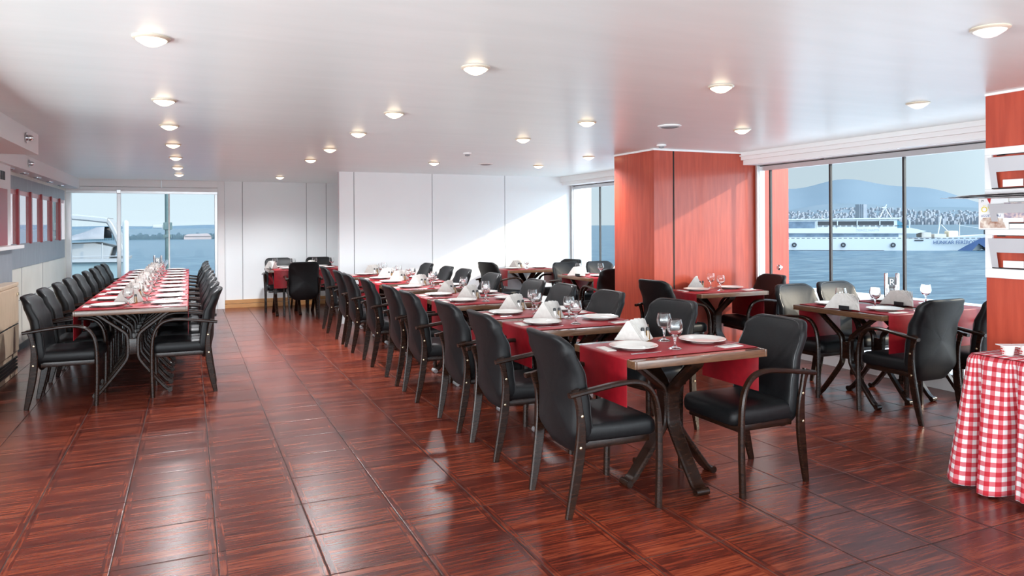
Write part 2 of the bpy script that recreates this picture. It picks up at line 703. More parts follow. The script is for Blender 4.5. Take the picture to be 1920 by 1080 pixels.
# alcove side wall and alcove end wall
struct(bx(2.63, 2.75, YA + 0.12, YB, 0, ZC).build('wall_alcove_side', white_wall), 'white side wall between the alcove and the back wall', 'wall')
wb = MB()
xs = [0.575, 0.885, 2.03, 2.40, 2.63]
for a, b in zip(xs[:-1], xs[1:]):
    wb.box(a + 0.005, b - 0.005, YB, YB + 0.12, 0.0, ZC)
wb_o = struct(wb.build('wall_alcove', white_wall), 'white alcove end wall beside the far window', 'wall')
bx(0.58, 2.63, YB + 0.02, YB + 0.11, 0, ZC).build('joint_backing', grey_gap, wb_o)
bbd = struct(MB().box(0.575, 2.63, YB - 0.03, YB, 0, 0.075, b=0.004).box(0.575, 2.63, YB - 0.022, YB, 0.08, 0.15, b=0.004).build('baseboard_alcove', base_wood), 'orange wood baseboard along the alcove wall', 'baseboard')
# white jamb between far window and alcove wall
struct(bx(0.46, 0.575, YB - 0.06, YB + 0.12, 0, ZC).build('trim_1', white_paint), 'white jamb at the side of the far window', 'trim')

# red pier
pier = struct(bx(XP, 6.60, YP0, YP1, 0, ZC).build('wall_pier', red_ply), 'red plywood pier standing between the two sea windows', 'wall')
bx(4.905, 4.922, YP0 - 0.003, YP0 + 0.004, 0, ZC).build('joint', dark_gap, pier)
MB().box(XP - 0.004, XP + 0.004, YP0 - 0.004, YP0 + 0.004, 0, ZC).build('corner_strip', red_ply, pier)
MB().box(XP - 0.012, 5.87, YP0 - 0.012, YP0, ZC - 0.018, ZC).box(XP - 0.012, XP, YP0, YP1, ZC - 0.018, ZC).build('top_trim', white_paint, pier)
# red pillar beside the magazine racks
pillar = struct(bx(XPL, 5.30, 1.75, YPL, 0, ZC).build('wall_pillar', red_ply), 'red plywood pillar carrying the magazine racks', 'wall')
MB().box(XPL - 0.010, XPL, 1.75, YPL, ZC - 0.014, ZC).build('top_trim', white_paint, pillar)

# unseen low wall added on the sea side to trim the sun patch
struct(bx(XW, XW + 0.12, YR, 1.18, 0, 1.80).build('wall_sun_block', white_wall), 'white low wall added beside the camera, unseen, to limit the sunlight', 'wall')

# right hand soffit box and window head
sf = MB()
sf.box(5.87, XW + 0.12, YR, YP0, 2.225, ZC)
sf.box(5.905, XW + 0.12, YR, YP0, 2.17, 2.225)
sf.box(5.85, 5.875, YR, YP0, 2.268, 2.282)
struct(sf.build('trim_2', white_paint), 'white stepped soffit along the sea window', 'trim')
sf = MB()
sf.box(5.87, XW + 0.12, YP1, YA, 2.225, ZC)
sf.box(5.905, XW + 0.12, YP1, YA, 2.17, 2.225)
struct(sf.build('trim_3', white_paint), 'white stepped soffit over the far sea window', 'trim')
# recessed white light strips in the soffit
struct(MB().box(5.93, 5.96, 3.4, 4.3, 2.163, 2.171).box(5.93, 5.96, 4.6, 5.9, 2.163, 2.171).build('trim_4', white_paint), 'thin white strips under the window soffit', 'trim')


def side_window(name, y0, y1, mull, label, post0=True, post1=True):
    e_ = empty(name, (0, 0, 0), label, 'window', kind='structure')
    f = MB()
    f.box(XW - 0.03, XW + 0.05, y0, y1, 0.0, 0.105)
    f.build('base_panel', white_paint, e_)
    f = MB()
    f.box(XW - 0.02, XW + 0.04, y0, y1, 0.105, 0.145)
    f.box(XW - 0.02, XW + 0.04, y0, y1, 2.105, 2.17)
    f.build('frame', alu, e_)
    f = MB().box(XW - 0.024, XW + 0.03, y0, y1, 2.155, 2.165)
    f.build('head_seal', seal, e_)
    for y in mull:
        MB().box(XW - 0.012, XW + 0.014, y - 0.011, y + 0.011, 0.145, 2.105).build('mullion', seal, e_)
    if post1:
        MB().box(XW - 0.035, XW + 0.05, y1 - 0.055, y1, 0, 2.17, b=0.006).box(XW - 0.06, XW - 0.035, y1 - 0.05, y1 - 0.02, 0, 2.17, b=0.004).build('post', alu, e_)
    if post0:
        MB().box(XW - 0.035, XW + 0.05, y0, y0 + 0.05, 0, 2.17, b=0.006).build('post', alu, e_)
    ys = [y0] + list(mull) + [y1]
    for a, b in zip(ys[:-1], ys[1:]):
        MB().box(XW - 0.003, XW + 0.003, a + 0.012, b - 0.012, 0.146, 2.104).build('pane', pane_m, e_)
    # pair of small metal catches at the head
    return e_


w1 = side_window('window_2', 1.2, YP0, (2.10, 2.96, 3.82, 4.687, 5.54, 6.395), 'wide sea window of tall glass panes looking onto the ferry')
MB().box(XW - 0.05, XW - 0.02, 5.60, 5.63, 2.165, 2.20, b=0.004).box(XW - 0.05, XW - 0.02, 5.66, 5.68, 2.17, 2.19, b=0.003).build('catch', steel, w1)
w2 = side_window('window_3', YP1, YA, (8.30, 9.24, 10.19), 'far sea window of glass panes behind the red pier')
MB().box(XW - 0.05, XW - 0.02, 10.25, 10.29, 2.165, 2.20, b=0.004).build('catch', steel, w2)
# round door knob on the glass door leaf, by the red pier
knob = MB()
knob.lathe([(0.012, 0), (0.012, 0.03), (0.03, 0.035), (0.032, 0.05), (0.02, 0.06)], 14)
k_o = knob.build('knob', steel, w1, smooth=True)
k_o.location = (XW - 0.004, 6.22, 0.99)
k_o.rotation_euler = (0, -PI / 2, 0)

# far window on the left
wf = empty('window_1', (0, 0, 0), 'tall far window facing the yacht and the open sea', 'window', kind='structure')
MB().box(-1.90, 0.46, YB - 0.03, YB + 0.05, 2.075, 2.115).box(-1.90, 0.46, YB - 0.03, YB + 0.05, 0.0, 0.09).build('frame', alu, wf)
for x, wd in ((-1.87, 0.09), (-1.117, 0.06), (0.435, 0.05)):
    MB().box(x - wd / 2, x + wd / 2, YB - 0.035, YB + 0.05, 0.09, 2.075, b=0.006).build('post', alu, wf)
MB().box(-0.345, -0.325, YB - 0.02, YB + 0.03, 0.09, 2.075).build('mullion', white_paint, wf)
for a, b in ((-1.82, -1.15), (-1.085, -0.35), (-0.32, 0.41)):
    MB().box(a, b, YB - 0.003, YB + 0.003, 0.09, 2.075).build('pane', pane_m, wf)
MB().box(-1.145, -1.085, YB - 0.07, YB - 0.03, 2.075, 2.135, b=0.004).build('closer', steel, wf)
hd = MB().box(-1.95, -0.46, YB - 0.05, YB + 0.12, 2.19, ZC).box(-0.45, 0.46, YB - 0.05, YB + 0.12, 2.19, ZC).box(-1.95, 0.46, YB - 0.04, YB + 0.12, 2.115, 2.185)
struct(hd.build('trim_5', white_paint), 'white panelled header above the far window', 'trim')

# left wall: layered panels, then the beam
XL = -1.90
wl = struct(bx(XL - 0.3, XL, 9.2, YB, 0, 2.17).build('wall_left', cream), 'cream panelled wall with grey bands behind the long table', 'wall')
MB().box(XL, XL + 0.012, 9.2, YB - 0.25, 1.0, 1.295).build('lower_band', grey_panel, wl)
MB().box(XL, XL + 0.012, 9.2, YB - 0.25, 1.94, 2.10).build('upper_band', grey_panel, wl)
MB().box(XL, XL + 0.004, 9.2, YB - 0.2, 1.295, 1.94).build('mirror_panel', pink_glass, wl)
MB().box(XL + 0.003, XL + 0.010, 9.2, YB - 0.3, 1.885, 1.94).build('top_strip', P('pink_strip', (0.55, 0.22, 0.22), 0.3), wl)
for y in (10.3, 11.06, 11.8, 12.575, 13.345):
    MB().box(XL + 0.002, XL + 0.035, y - 0.032, y + 0.032, 1.285, 1.95).build('slat', red_slat, wl)
for y in (10.6, 12.0):
    MB().box(XL, XL + 0.003, y - 0.006, y + 0.006, 0.1, 0.995).build('joint', grey_gap, wl)
MB().box(XL, XL + 0.003, 9.2, YB - 0.05, 0.60, 0.612).build('rail_joint', grey_gap, wl)
struct(bx(XL, XL + 0.02, 9.0, YB - 0.05, 0, 0.07).build('baseboard_left', black_m), 'black baseboard under the cream wall', 'baseboard')
# near part with the white surround, red panel and ledge
XN = -1.75
wn = struct(bx(XN - 0.4, XN, 5.5, 9.24, 0, 2.17).build('wall_left_near', white_paint), 'white wall surround at the serving hatch', 'wall')
MB().box(XN, XN + 0.008, 6.0, 9.05, 1.305, 1.89).build('red_panel', red_slat, wn)
MB().box(XN, XN + 0.010, 6.0, 9.24, 0.90, 1.255).build('grey_band', grey_panel, wn)
MB().box(XN, XN + 0.09, 6.0, 9.42, 1.262, 1.30, b=0.006).build('ledge', white_paint, wn)
gr = MB()
for k in range(4):
    gr.box(XN, XN + 0.006, 8.78 + k * 0.055, 8.80 + k * 0.055, 1.98, 2.07)
gr.build('vent_slots', black_m, wn)
# lowered white beams
struct(MB().box(-4.0, -1.23, YR, 7.60, 2.135, ZC - 0.001).build('trim_6', white_paint), 'deep white lowered beam at the near corner', 'trim')
struct(MB().box(-4.0, -1.70, 7.60, YB - 0.05, 2.145, ZC - 0.001).build('trim_7', white_paint), 'white lowered beam over the serving hatch', 'trim')

# sprinklers/spotlight fittings on the beams
for (x, y, z, lab) in ((-1.225, 7.05, 2.225, 'small chrome eyeball fitting on the near beam'), (-1.695, 9.9, 2.23, 'small chrome eyeball fitting on the far beam')):
    e_ = empty('spot_fitting', (x, y, z), lab, 'spotlight', group='eyeball fittings on the beams')
    f = MB().lathe([(0.045, 0), (0.045, 0.006), (0.02, 0.01)], 18).build('plate', steel, e_, smooth=True)
    f.rotation_euler = (0, PI / 2, 0)
    f = MB().lathe([(0.02, 0.008), (0.026, 0.02), (0.022, 0.04), (0.012, 0.05)], 14).build('bulb', steel, e_, smooth=True)
    f.rotation_euler = (0, PI / 2, 0)
for i, y in enumerate((9.5, 10.3, 11.1, 12.0, 13.0)):
    o = MB().lathe([(0.05, 0.0), (0.05, -0.008), (0.03, -0.018)], 18, (XL + 0.09, y, 2.145)).build('recessed_spot', steel, smooth=True)
    tag(o, '%s small recessed spot from the near end under the serving hatch beam' % ('first', 'second', 'third', 'fourth', 'fifth')[i], 'spotlight', 'recessed spots over the serving hatch')

# cabinet under the grey band
cab = empty('cabinet', (-1.62, 7.4, 0), 'wood laminate cabinet with a slotted grille at the wall', 'cabinet')
MB().box(-0.115, 0.0, -1.6, 1.42, 0, 0.90).build('carcass', cab_wood, cab)
MB().box(-0.115, 0.012, -1.6, 1.43, 0.895, 0.93, b=0.004).build('worktop', cab_wood, cab)
for i in range(3):
    d0 = -1.58 + i * 1.0
    d = MB().box(0.0, 0.016, d0, d0 + 0.985, 0.52, 0.885, b=0.003).build('door', cab_wood, cab)
    MB().box(0.016, 0.03, d0 + 0.9, d0 + 0.93, 0.80, 0.83, b=0.003).build('handle', brass, d)
    d = MB().box(0.0, 0.016, d0, d0 + 0.985, 0.24, 0.505, b=0.003).build('drawer', cab_wood, cab)
    MB().box(0.0, 0.014, d0, d0 + 0.985, 0.505, 0.515).build('strip', steel, cab)
g = MB()
for k in range(4):
    g.box(0.0, 0.014, -1.5, 1.36, 0.06 + k * 0.035, 0.08 + k * 0.035)
g.build('grille', black_m, cab)

# ------------------------------------------------------------------ ceiling fittings
ORD = ['first', 'second', 'third', 'fourth', 'fifth', 'sixth', 'seventh', 'eighth', 'ninth', 'tenth', 'eleventh']


def make_lamp(glow, watt=32):
    e_ = empty('ceiling_lamp', (0, 0, ZC), 'lamp', 'lamp')
    MB().lathe([(0.076, 0.0), (0.078, -0.004), (0.072, -0.010), (0.060, -0.012), (0.060, 0.0)], 32).build('rim', lamp_rim, e_, smooth=True)
    MB().lathe([(0.066, -0.008), (0.060, -0.016), (0.045, -0.026), (0.028, -0.036), (0.010, -0.041), (0.001, -0.042)], 32).build('lens', lamp_glow if glow else lamp_off, e_, smooth=True)
    if glow:
        ld = bpy.data.lights.new('bulb', 'SPOT')
        ld.energy = watt
        ld.color = (0.95, 0.97, 1.0)
        ld.spot_size = R(152)
        ld.spot_blend = 1.0
        ld.shadow_soft_size = 0.05
        lo = bpy.data.objects.new('bulb', ld)
        COL.objects.link(lo)
        lo.parent = e_
        lo.location = (0, 0, -0.06)
    remember(e_)
    return e_


lamp_on = make_lamp(True)
lamp_far = make_lamp(True, 225)
lamp_dim = make_lamp(False)
rows = [
    ('the row above the long wall-side table', -0.15, (3.54, 5.24, 6.53, 8.0, 9.47, 11.0, 12.45)),
    ('the row above the open aisle', 1.38, (3.55, 5.21, 6.45, 7.88, 9.24, 12.6)),
    ('the row between the central tables and the pier', 2.94, (3.47, 5.085, 6.31, 9.09)),
    ('the row ending beside the red pier', 4.45, (4.98, 7.66, 9.05)),
]
for nm, x, ys in rows:
    for i, y in enumerate(ys):
        place(lamp_on if y < 7 else lamp_far, USED, (x, y, ZC), 0, 'glowing round ceiling lamp, %s of %s' % (ORD[i], nm), 'glowing round ceiling lamps')
place(lamp_dim, USED, (4.63, 3.43, ZC), 0, 'pale unlit round ceiling lamp nearest the sea window soffit', 'pale round ceiling lamps')
place(lamp_dim, USED, (3.14, 1.99, ZC), 0, 'large pale ceiling lamp near the red pillar top', 'pale round ceiling lamps')
for x, y, lab in ((3.71, 5.03, 'round white ceiling vent before the red pier'), (3.65, 9.04, 'round white ceiling vent near the back wall')):
    e_ = empty('ceiling_vent', (x, y, ZC), lab, 'vent', group='round ceiling vents')
    MB().lathe([(0.10, 0), (0.10, -0.006), (0.085, -0.012), (0.080, -0.004), (0.080, 0)], 32).build('ring', white_paint, e_, smooth=True)
    MB().lathe([(0.068, 0), (0.068, -0.014), (0.05, -0.018), (0.001, -0.018)], 28).build('disc', grey_gap, e_, smooth=True)
for x, y, lab in ((2.91, 7.766, 'small smoke detector between ceiling lamps at the centre'), (4.51, 6.256, 'small smoke detector just before the red pier')):
    e_ = empty('smoke_detector', (x, y, ZC), lab, 'smoke detector', group='smoke detectors')
    MB().lathe([(0.05, 0), (0.05, -0.012), (0.042, -0.018), (0.001, -0.018)], 24).build('housing', white_paint, e_, smooth=True)
    MB().lathe([(0.028, -0.018), (0.026, -0.034), (0.001, -0.038)], 20).build('sensor', grey_gap, e_, smooth=True)

# ------------------------------------------------------------------ armchair (faces +x)


def catmull(pts, n=6):
    pts = [Vector(p) for p in pts]
    q = [pts[0] * 2 - pts[1]] + pts + [pts[-1] * 2 - pts[-2]]
    o = []
    for i in range(1, len(q) - 2):
        for k in range(n):
            t = k / n
            a, b, c, d = q[i - 1], q[i], q[i + 1], q[i + 2]
            o.append(0.5 * ((2 * b) + (-a + c) * t + (2 * a - 5 * b + 4 * c - d) * t * t + (-a + 3 * b - 3 * c + d) * t ** 3))
    o.append(pts[-1])
    return o


def interp(tab, z):
    if z <= tab[0][0]:
        return tab[0][1]
    for (a, b), (c, d) in zip(tab[:-1], tab[1:]):
        if z <= c:
            t = (z - a) / (c - a)
            t = t * t * (3 - 2 * t)
            return b + (d - b) * t
    return tab[-1][1]


XREAR = [(0.30, -0.205), (0.42, -0.250), (0.55, -0.247), (0.70, -0.262), (0.85, -0.312), (0.93, -0.348)]
XFRONT = [(0.30, -0.165), (0.42, -0.150), (0.55, -0.165), (0.70, -0.190), (0.85, -0.250), (0.93, -0.292)]


def make_chair():
    t = empty('armchair', (0, 0, 0), 'armchair', 'chair')
    # backrest pad
    zc, h = 0.61, 0.62

    def dback(p, q, d):
        z = zc + q
        xf, xr = interp(XFRONT, z), interp(XREAR, z)
        x = xf + (xr - xf) * d
        taper = 1.0 - 0.10 * max(0, (0.45 - z) / 0.15) ** 1.3
        y = p * taper
        x += 0.55 * y * y - (0.02 if d < 0.5 else 0) * 0
        return (x, y, z)
    rings = [(0.05, 0, -0.04), (0.4, 0, -0.03), (0.75, 0, 0.0), (0.93, 0, 0.06), (1, 0.004, 0.18), (1, 0, 0.35), (1, 0, 0.65),
             (1, 0.004, 0.82), (1, 0.016, 0.95), (0.93, 0.01, 1.02), (0.8, 0, 1.05), (0.4, 0, 1.10), (0.05, 0, 1.12)]
    bk = MB().pad(0.475, h, rings, (0.085, 0.12), dback, K=48).build('backrest', leather, t, smooth=70)
    # seam piping round the front face of the back
    pts = []
    for k in range(64):
        a = 2 * PI * k / 64
        ca, sa = math.cos(a), math.sin(a)
        n_ = 5.0
        rr = 1 / ((abs(ca) ** n_ + abs(sa) ** n_) ** (1 / n_))
        v = dback(0.236 * rr * ca * 0.985, 0.308 * rr * sa * 0.985, 0.12)
        pts.append(v)
    pts.append(pts[0])
    MB().tube(pts, 0.003, 6, caps=False).build('piping', piping_m, bk, smooth=True)

    # seat pad
    def dseat(p, q, d):
        # p along y, q along x
        x = 0.03 + q
        y = p * (1.0 - 0.06 * max(0, (0.03 - x) / 0.25))
        z = 0.375 + 0.095 * d
        if x > 0.20:
            z -= (x - 0.20) ** 2 * 4.0 * (0.3 + d)
        z -= 0.010 * math.exp(-(p * p + q * q) * 30) * (1 if d > 0.6 else 0)
        return (x, y, z)
    rings = [(0.05, 0, 0.0), (0.6, 0, 0.0), (0.96, 0, 0.02), (1, 0.004, 0.15), (1, 0, 0.4), (1, 0, 0.65), (1, 0.006, 0.85), (0.97, 0.010, 0.95), (0.88, 0, 1.02), (0.6, 0, 1.08), (0.05, 0, 1.10)]
    MB().pad(0.485, 0.47, rings, (0.06, 0.05), dseat, K=48).build('seat', leather, t, smooth=70)
    MB().box(-0.17, 0.22, -0.215, 0.215, 0.335, 0.378, b=0.006).build('seat_frame', wood_dark, t, smooth=True)
    for s in (-1, 1):
        # rear leg with the upright
        pts = catmull([(-0.268, s * 0.222, 0.0), (-0.236, s * 0.230, 0.16), (-0.212, s * 0.238, 0.32), (-0.206, s * 0.246, 0.46), (-0.222, s * 0.250, 0.58), (-0.243, s * 0.252, 0.655)])
        lg = MB().ribbon(pts, (0, 1, 0), 0.027, 0.050, taper=lambda u: 0.62 + 0.5 * math.sin(PI * min(1, u * 1.25 + 0.05)) ** 1.0 if u < 0.75 else 0.62 + 0.5 * math.sin(PI * min(1, 0.75 * 1.25 + 0.05)) + (u - 0.75) * 0.9)
        lo = lg.build('rear_leg', wood_dark, t, smooth=35)
        for (bxx, bz) in ((-0.208, 0.52), (-0.214, 0.36)):
            b = MB().lathe([(0.0075, 0), (0.0075, 0.003), (0.004, 0.0045), (0.0005, 0.0045)], 10).build('bolt', brass, lo, smooth=True)
            b.location = (bxx, s * (0.262 if bz > 0.4 else 0.256), bz)
            b.rotation_euler = (-s * PI / 2, 0, 0)
        # bentwood front leg and arm in one board
        pts = catmull([(0.238, s * 0.268, 0.0), (0.244, s * 0.268, 0.20), (0.244, s * 0.268, 0.40), (0.236, s * 0.268, 0.51), (0.212, s * 0.268, 0.59),
                       (0.165, s * 0.268, 0.645), (0.095, s * 0.268, 0.668), (0.0, s * 0.268, 0.668), (-0.14, s * 0.270, 0.652), (-0.285, s * 0.270, 0.632)])
        MB().ribbon(pts, (0, 1, 0), 0.040, 0.027, b=0.3, taper=lambda u: 1.25 - 0.3 * min(1, u * 2.2)).build('front_leg_and_arm', wood_dark, t, smooth=35)
    remember(t)
    return t


chair = make_chair()
CH = []


def put_chair(x, y, face, label, group, jit=True):
    a = {'+x': 0, '-x': PI, '+y': PI / 2, '-y': -PI / 2}.get(face, face)
    if jit:
        a += random.uniform(-0.035, 0.035)
    return place(chair, USED, (x, y, 0), a, label, group)


# ------------------------------------------------------------------ tables
TH = 0.77


def foot_profile():
    return catmull([(0.335, 0.0, 0.742), (0.27, 0, 0.715), (0.19, 0, 0.655), (0.10, 0, 0.585), (0.050, 0, 0.535), (0.040, 0, 0.46), (0.040, 0, 0.38),
                    (0.048, 0, 0.325), (0.085, 0, 0.265), (0.16, 0, 0.165), (0.235, 0, 0.070), (0.262, 0, 0.040), (0.292, 0, 0.020)], 5)


def make_table(kind):
    t = empty('dining_table', (0, 0, 0), 'table', 'table')
    lx, ly = 0.445, 0.323
    MB().box(-lx + 0.012, lx - 0.012, -ly + 0.012, ly - 0.012, TH - 0.036, TH - 0.001).build('tabletop', wood_table, t)
    ed = MB()
    for s in (-1, 1):
        ed.box(min(s * (lx - 0.014), s * lx), max(s * (lx - 0.014), s * lx), -ly, ly, TH - 0.042, TH, b=0.004)
        ed.box(-lx + 0.014, lx - 0.014, min(s * (ly - 0.014), s * ly), max(s * (ly - 0.014), s * ly), TH - 0.042, TH, b=0.004)
    ed.build('edge_strip', wood_edge, t, smooth=True)
    MB().box(-0.20, 0.20, -0.16, 0.16, TH - 0.058, TH - 0.036, b=0.003).build('support_plate', wood_dark, t)
    prof = foot_profile()

    def add_leg(rz, off, wd):
        c, s_ = math.cos(rz), math.sin(rz)
        short = kind != 'frame' and abs(s_) > 0.5
        pts = [((min(p.x, 0.262) if short and p.z > 0.5 else p.x) * c - off * s_, (min(p.x, 0.262) if short and p.z > 0.5 else p.x) * s_ + off * c, p.z) for p in prof[2 if short else 0:]]
        lg = MB().ribbon(pts, (-s_, c, 0), wd, 0.030, b=0.25).build('leg', wood_dark, t, smooth=35)
        p = prof[-1]
        fx, fy = (p.x + 0.002) * c - off * s_, (p.x + 0.002) * s_ + off * c
        MB().tube([(fx - 0.0 - s_ * wd / 2 * -1, fy - c * wd / 2, 0.021), (fx - s_ * wd / 2, fy + c * wd / 2, 0.021)], 0.021, 12).build('foot_cap', silver if kind == 'tip' else wood_dark, lg, smooth=True)
    if kind in ('cross', 'tip'):
        for k in range(4):
            sc = 1.0
            add_leg(k * PI / 2, 0, 0.085)
        MB().box(-0.045, 0.045, -0.045, 0.045, 0.34, 0.52, b=0.006).build('core', wood_dark, t, smooth=True)
    else:
        for off in (-0.185, 0.185):
            add_leg(0, off, 0.05)
            add_leg(PI, -off, 0.05)
            MB().box(-0.030, 0.030, off - 0.02, off + 0.02, 0.36, 0.50, b=0.004).build('joint_block', wood_dark, t, smooth=True)
    remember(t)
    return t


T_CROSS = make_table('cross')
T_TIP = make_table('tip')
T_FRAME = make_table('frame')


def rounded_over(lx, z, hang, r=0.010):
    pts = [(-lx - 0.003, 0, z - hang), (-lx - 0.003, 0, z - hang * 0.5), (-lx - 0.003, 0, z - r)]
    for k in range(1, 5):
        a = PI / 2 * k / 4
        pts.append((-lx - 0.003 + r - r * math.cos(a), 0, z - r + r * math.sin(a)))
    mid = [(-x, y, zz) for (x, y, zz) in pts[::-1]]
    return pts + [(-lx / 2, 0, z), (0, 0, z), (lx / 2, 0, z)] + mid


def make_runner(hang):
    o = MB().ribbon(rounded_over(0.445, TH + 0.0022, hang), (0, 1, 0), 0.50, 0.0022, b=0.1).build('table_runner', runner_m, smooth=50)
    return tag(o, 'runner', 'table runner')


RUN_A = make_runner(0.255)
RUN_B = make_runner(0.30)

TOP = TH + 0.0035   # top of the runner


def make_plate():
    prof = [(0.001, 0.0), (0.075, 0.0), (0.080, 0.004), (0.100, 0.010), (0.136, 0.0185), (0.140, 0.0205), (0.138, 0.0225), (0.132, 0.0215), (0.102, 0.0145), (0.088, 0.0085), (0.074, 0.0065), (0.001, 0.006)]
    o = MB().lathe(prof, 48).build('dinner_plate', china, smooth=30)
    return tag(o, 'plate', 'plate')


def make_glass():
    def cut(an, z):
        if 0.098 < z < 0.150:
            return 1 + 0.012 * math.cos(an * 12)
        return 1
    prof = [(0.001, 0.0), (0.036, 0.0), (0.038, 0.002), (0.030, 0.006), (0.012, 0.014), (0.007, 0.024), (0.006, 0.045), (0.0075, 0.060), (0.012, 0.070), (0.026, 0.080),
            (0.038, 0.094), (0.044, 0.112), (0.0445, 0.130), (0.041, 0.150), (0.0365, 0.168), (0.0350, 0.168), (0.0390, 0.150), (0.0415, 0.130), (0.041, 0.113), (0.035, 0.097), (0.024, 0.085), (0.010, 0.078), (0.001, 0.076)]
    o = MB().lathe(prof, 36, rmod=cut).build('wine_glass', glass_m, smooth=60)
    return tag(o, 'glass', 'wine glass')


def tri_napkin(mb, a, tilt, w_=0.165, h_=0.115, base=(0, 0, 0)):
    """one folded triangular napkin, standing on its long side, rotated a about z."""
    c, s_ = math.cos(a), math.sin(a)
    th = 0.0028

    def T(x, y, z):
        y2 = y * math.cos(tilt) - z * math.sin(tilt)
        z2 = y * math.sin(tilt) + z * math.cos(tilt)
        return (base[0] + x * c - y2 * s_, base[1] + x * s_ + y2 * c, base[2] + max(z2, 0.0))
    v = [T(-w_ / 2, -th, 0), (T(w_ / 2, -th, 0)), T(0.006, -th * 0.4, h_), T(-0.006, -th * 0.4, h_), T(-w_ / 2, th, 0), T(w_ / 2, th, 0), T(0.006, th * 0.4, h_), T(-0.006, th * 0.4, h_)]
    mb.add(v, [(0, 1, 2, 3), (4, 7, 6, 5), (0, 4, 5, 1), (1, 5, 6, 2), (2, 6, 7, 3), (3, 7, 4, 0)])


def make_napkins():
    t = empty('napkin_holder', (0, 0, 0), 'napkins', 'napkin holder')
    MB().box(-0.055, 0.055, -0.028, 0.028, 0.0, 0.006, b=0.002).box(-0.05, 0.05, -0.034, -0.031, 0.004, 0.035).box(-0.05, 0.05, 0.031, 0.034, 0.004, 0.035).build('holder', black_m, t)
    mb = MB()
    for k in range(15):
        a = R(-56 + k * 8.0)
        off = (k - 7) * 0.0062
        tri_napkin(mb, a * 0.75, R(0), 0.215 - 0.005 * abs(k - 7), 0.130 - 0.002 * (k % 3) - 0.0012 * abs(k - 7), (off * 1.6, off, 0.007))
    mb.build('fan_of_napkins', paper, t)
    remember(t)
    return t


def make_shaker(name, ma, lab):
    t = empty(name, (0, 0, 0), lab, 'shaker')
    MB().lathe([(0.001, 0), (0.0155, 0), (0.0165, 0.004), (0.0145, 0.022), (0.0125, 0.040), (0.0100, 0.058), (0.0098, 0.064), (0.001, 0.064)], 20).build('body', ma, t, smooth=50)
    MB().lathe([(0.001, 0.064), (0.0108, 0.064), (0.0108, 0.076), (0.008, 0.084), (0.001, 0.086)], 16).build('cap', black_m, t, smooth=50)
    remember(t)
    return t


def make_fork():
    mb = MB()
    pts = [(0, 0, 0.003), (0.06, 0, 0.004), (0.11, 0, 0.006), (0.135, 0, 0.0035)]
    mb.ribbon(catmull(pts, 4), (0, 1, 0), 0.009, 0.002)
    mb.box(0.130, 0.150, -0.011, 0.011, 0.0025, 0.0045)
    for k in range(4):
        y = -0.0095 + k * 0.0063
        mb.ribbon([(0.148, y, 0.0035), (0.175, y, 0.005), (0.195, y, 0.008)], (0, 1, 0), 0.0028, 0.0016)
    return tag(mb.build('fork', steel), 'fork', 'fork')


def make_knife():
    mb = MB()
    mb.ribbon([(0, 0, 0.0035), (0.05, 0, 0.0038), (0.10, 0, 0.003)], (0, 1, 0), 0.012, 0.005)
    mb.prism([(0.10, -0.007), (0.20, -0.009), (0.215, 0.004), (0.20, 0.008), (0.10, 0.006)], 2, 0.001, 0.0026)
    return tag(mb.build('table_knife', steel), 'knife', 'knife')


def make_flat_napkin():
    mb = MB()
    for k in range(4):
        mb.box(-0.075 + k * 0.002, 0.075 - k * 0.003, -0.030 + k * 0.001, 0.030 - k * 0.0015, 0.0012 * k, 0.0012 * k + 0.0011)
    return tag(mb.build('paper_napkin', paper), 'napkin', 'napkin')


PLATE, GLASS, NAPS = make_plate(), make_glass(), make_napkins()
SALT = make_shaker('salt_shaker', salt_m, 'salt')
PEPP = make_shaker('pepper_shaker', pepper_m, 'pepper')
FORK, KNIFE, FLAT = make_fork(), make_knife(), make_flat_napkin()


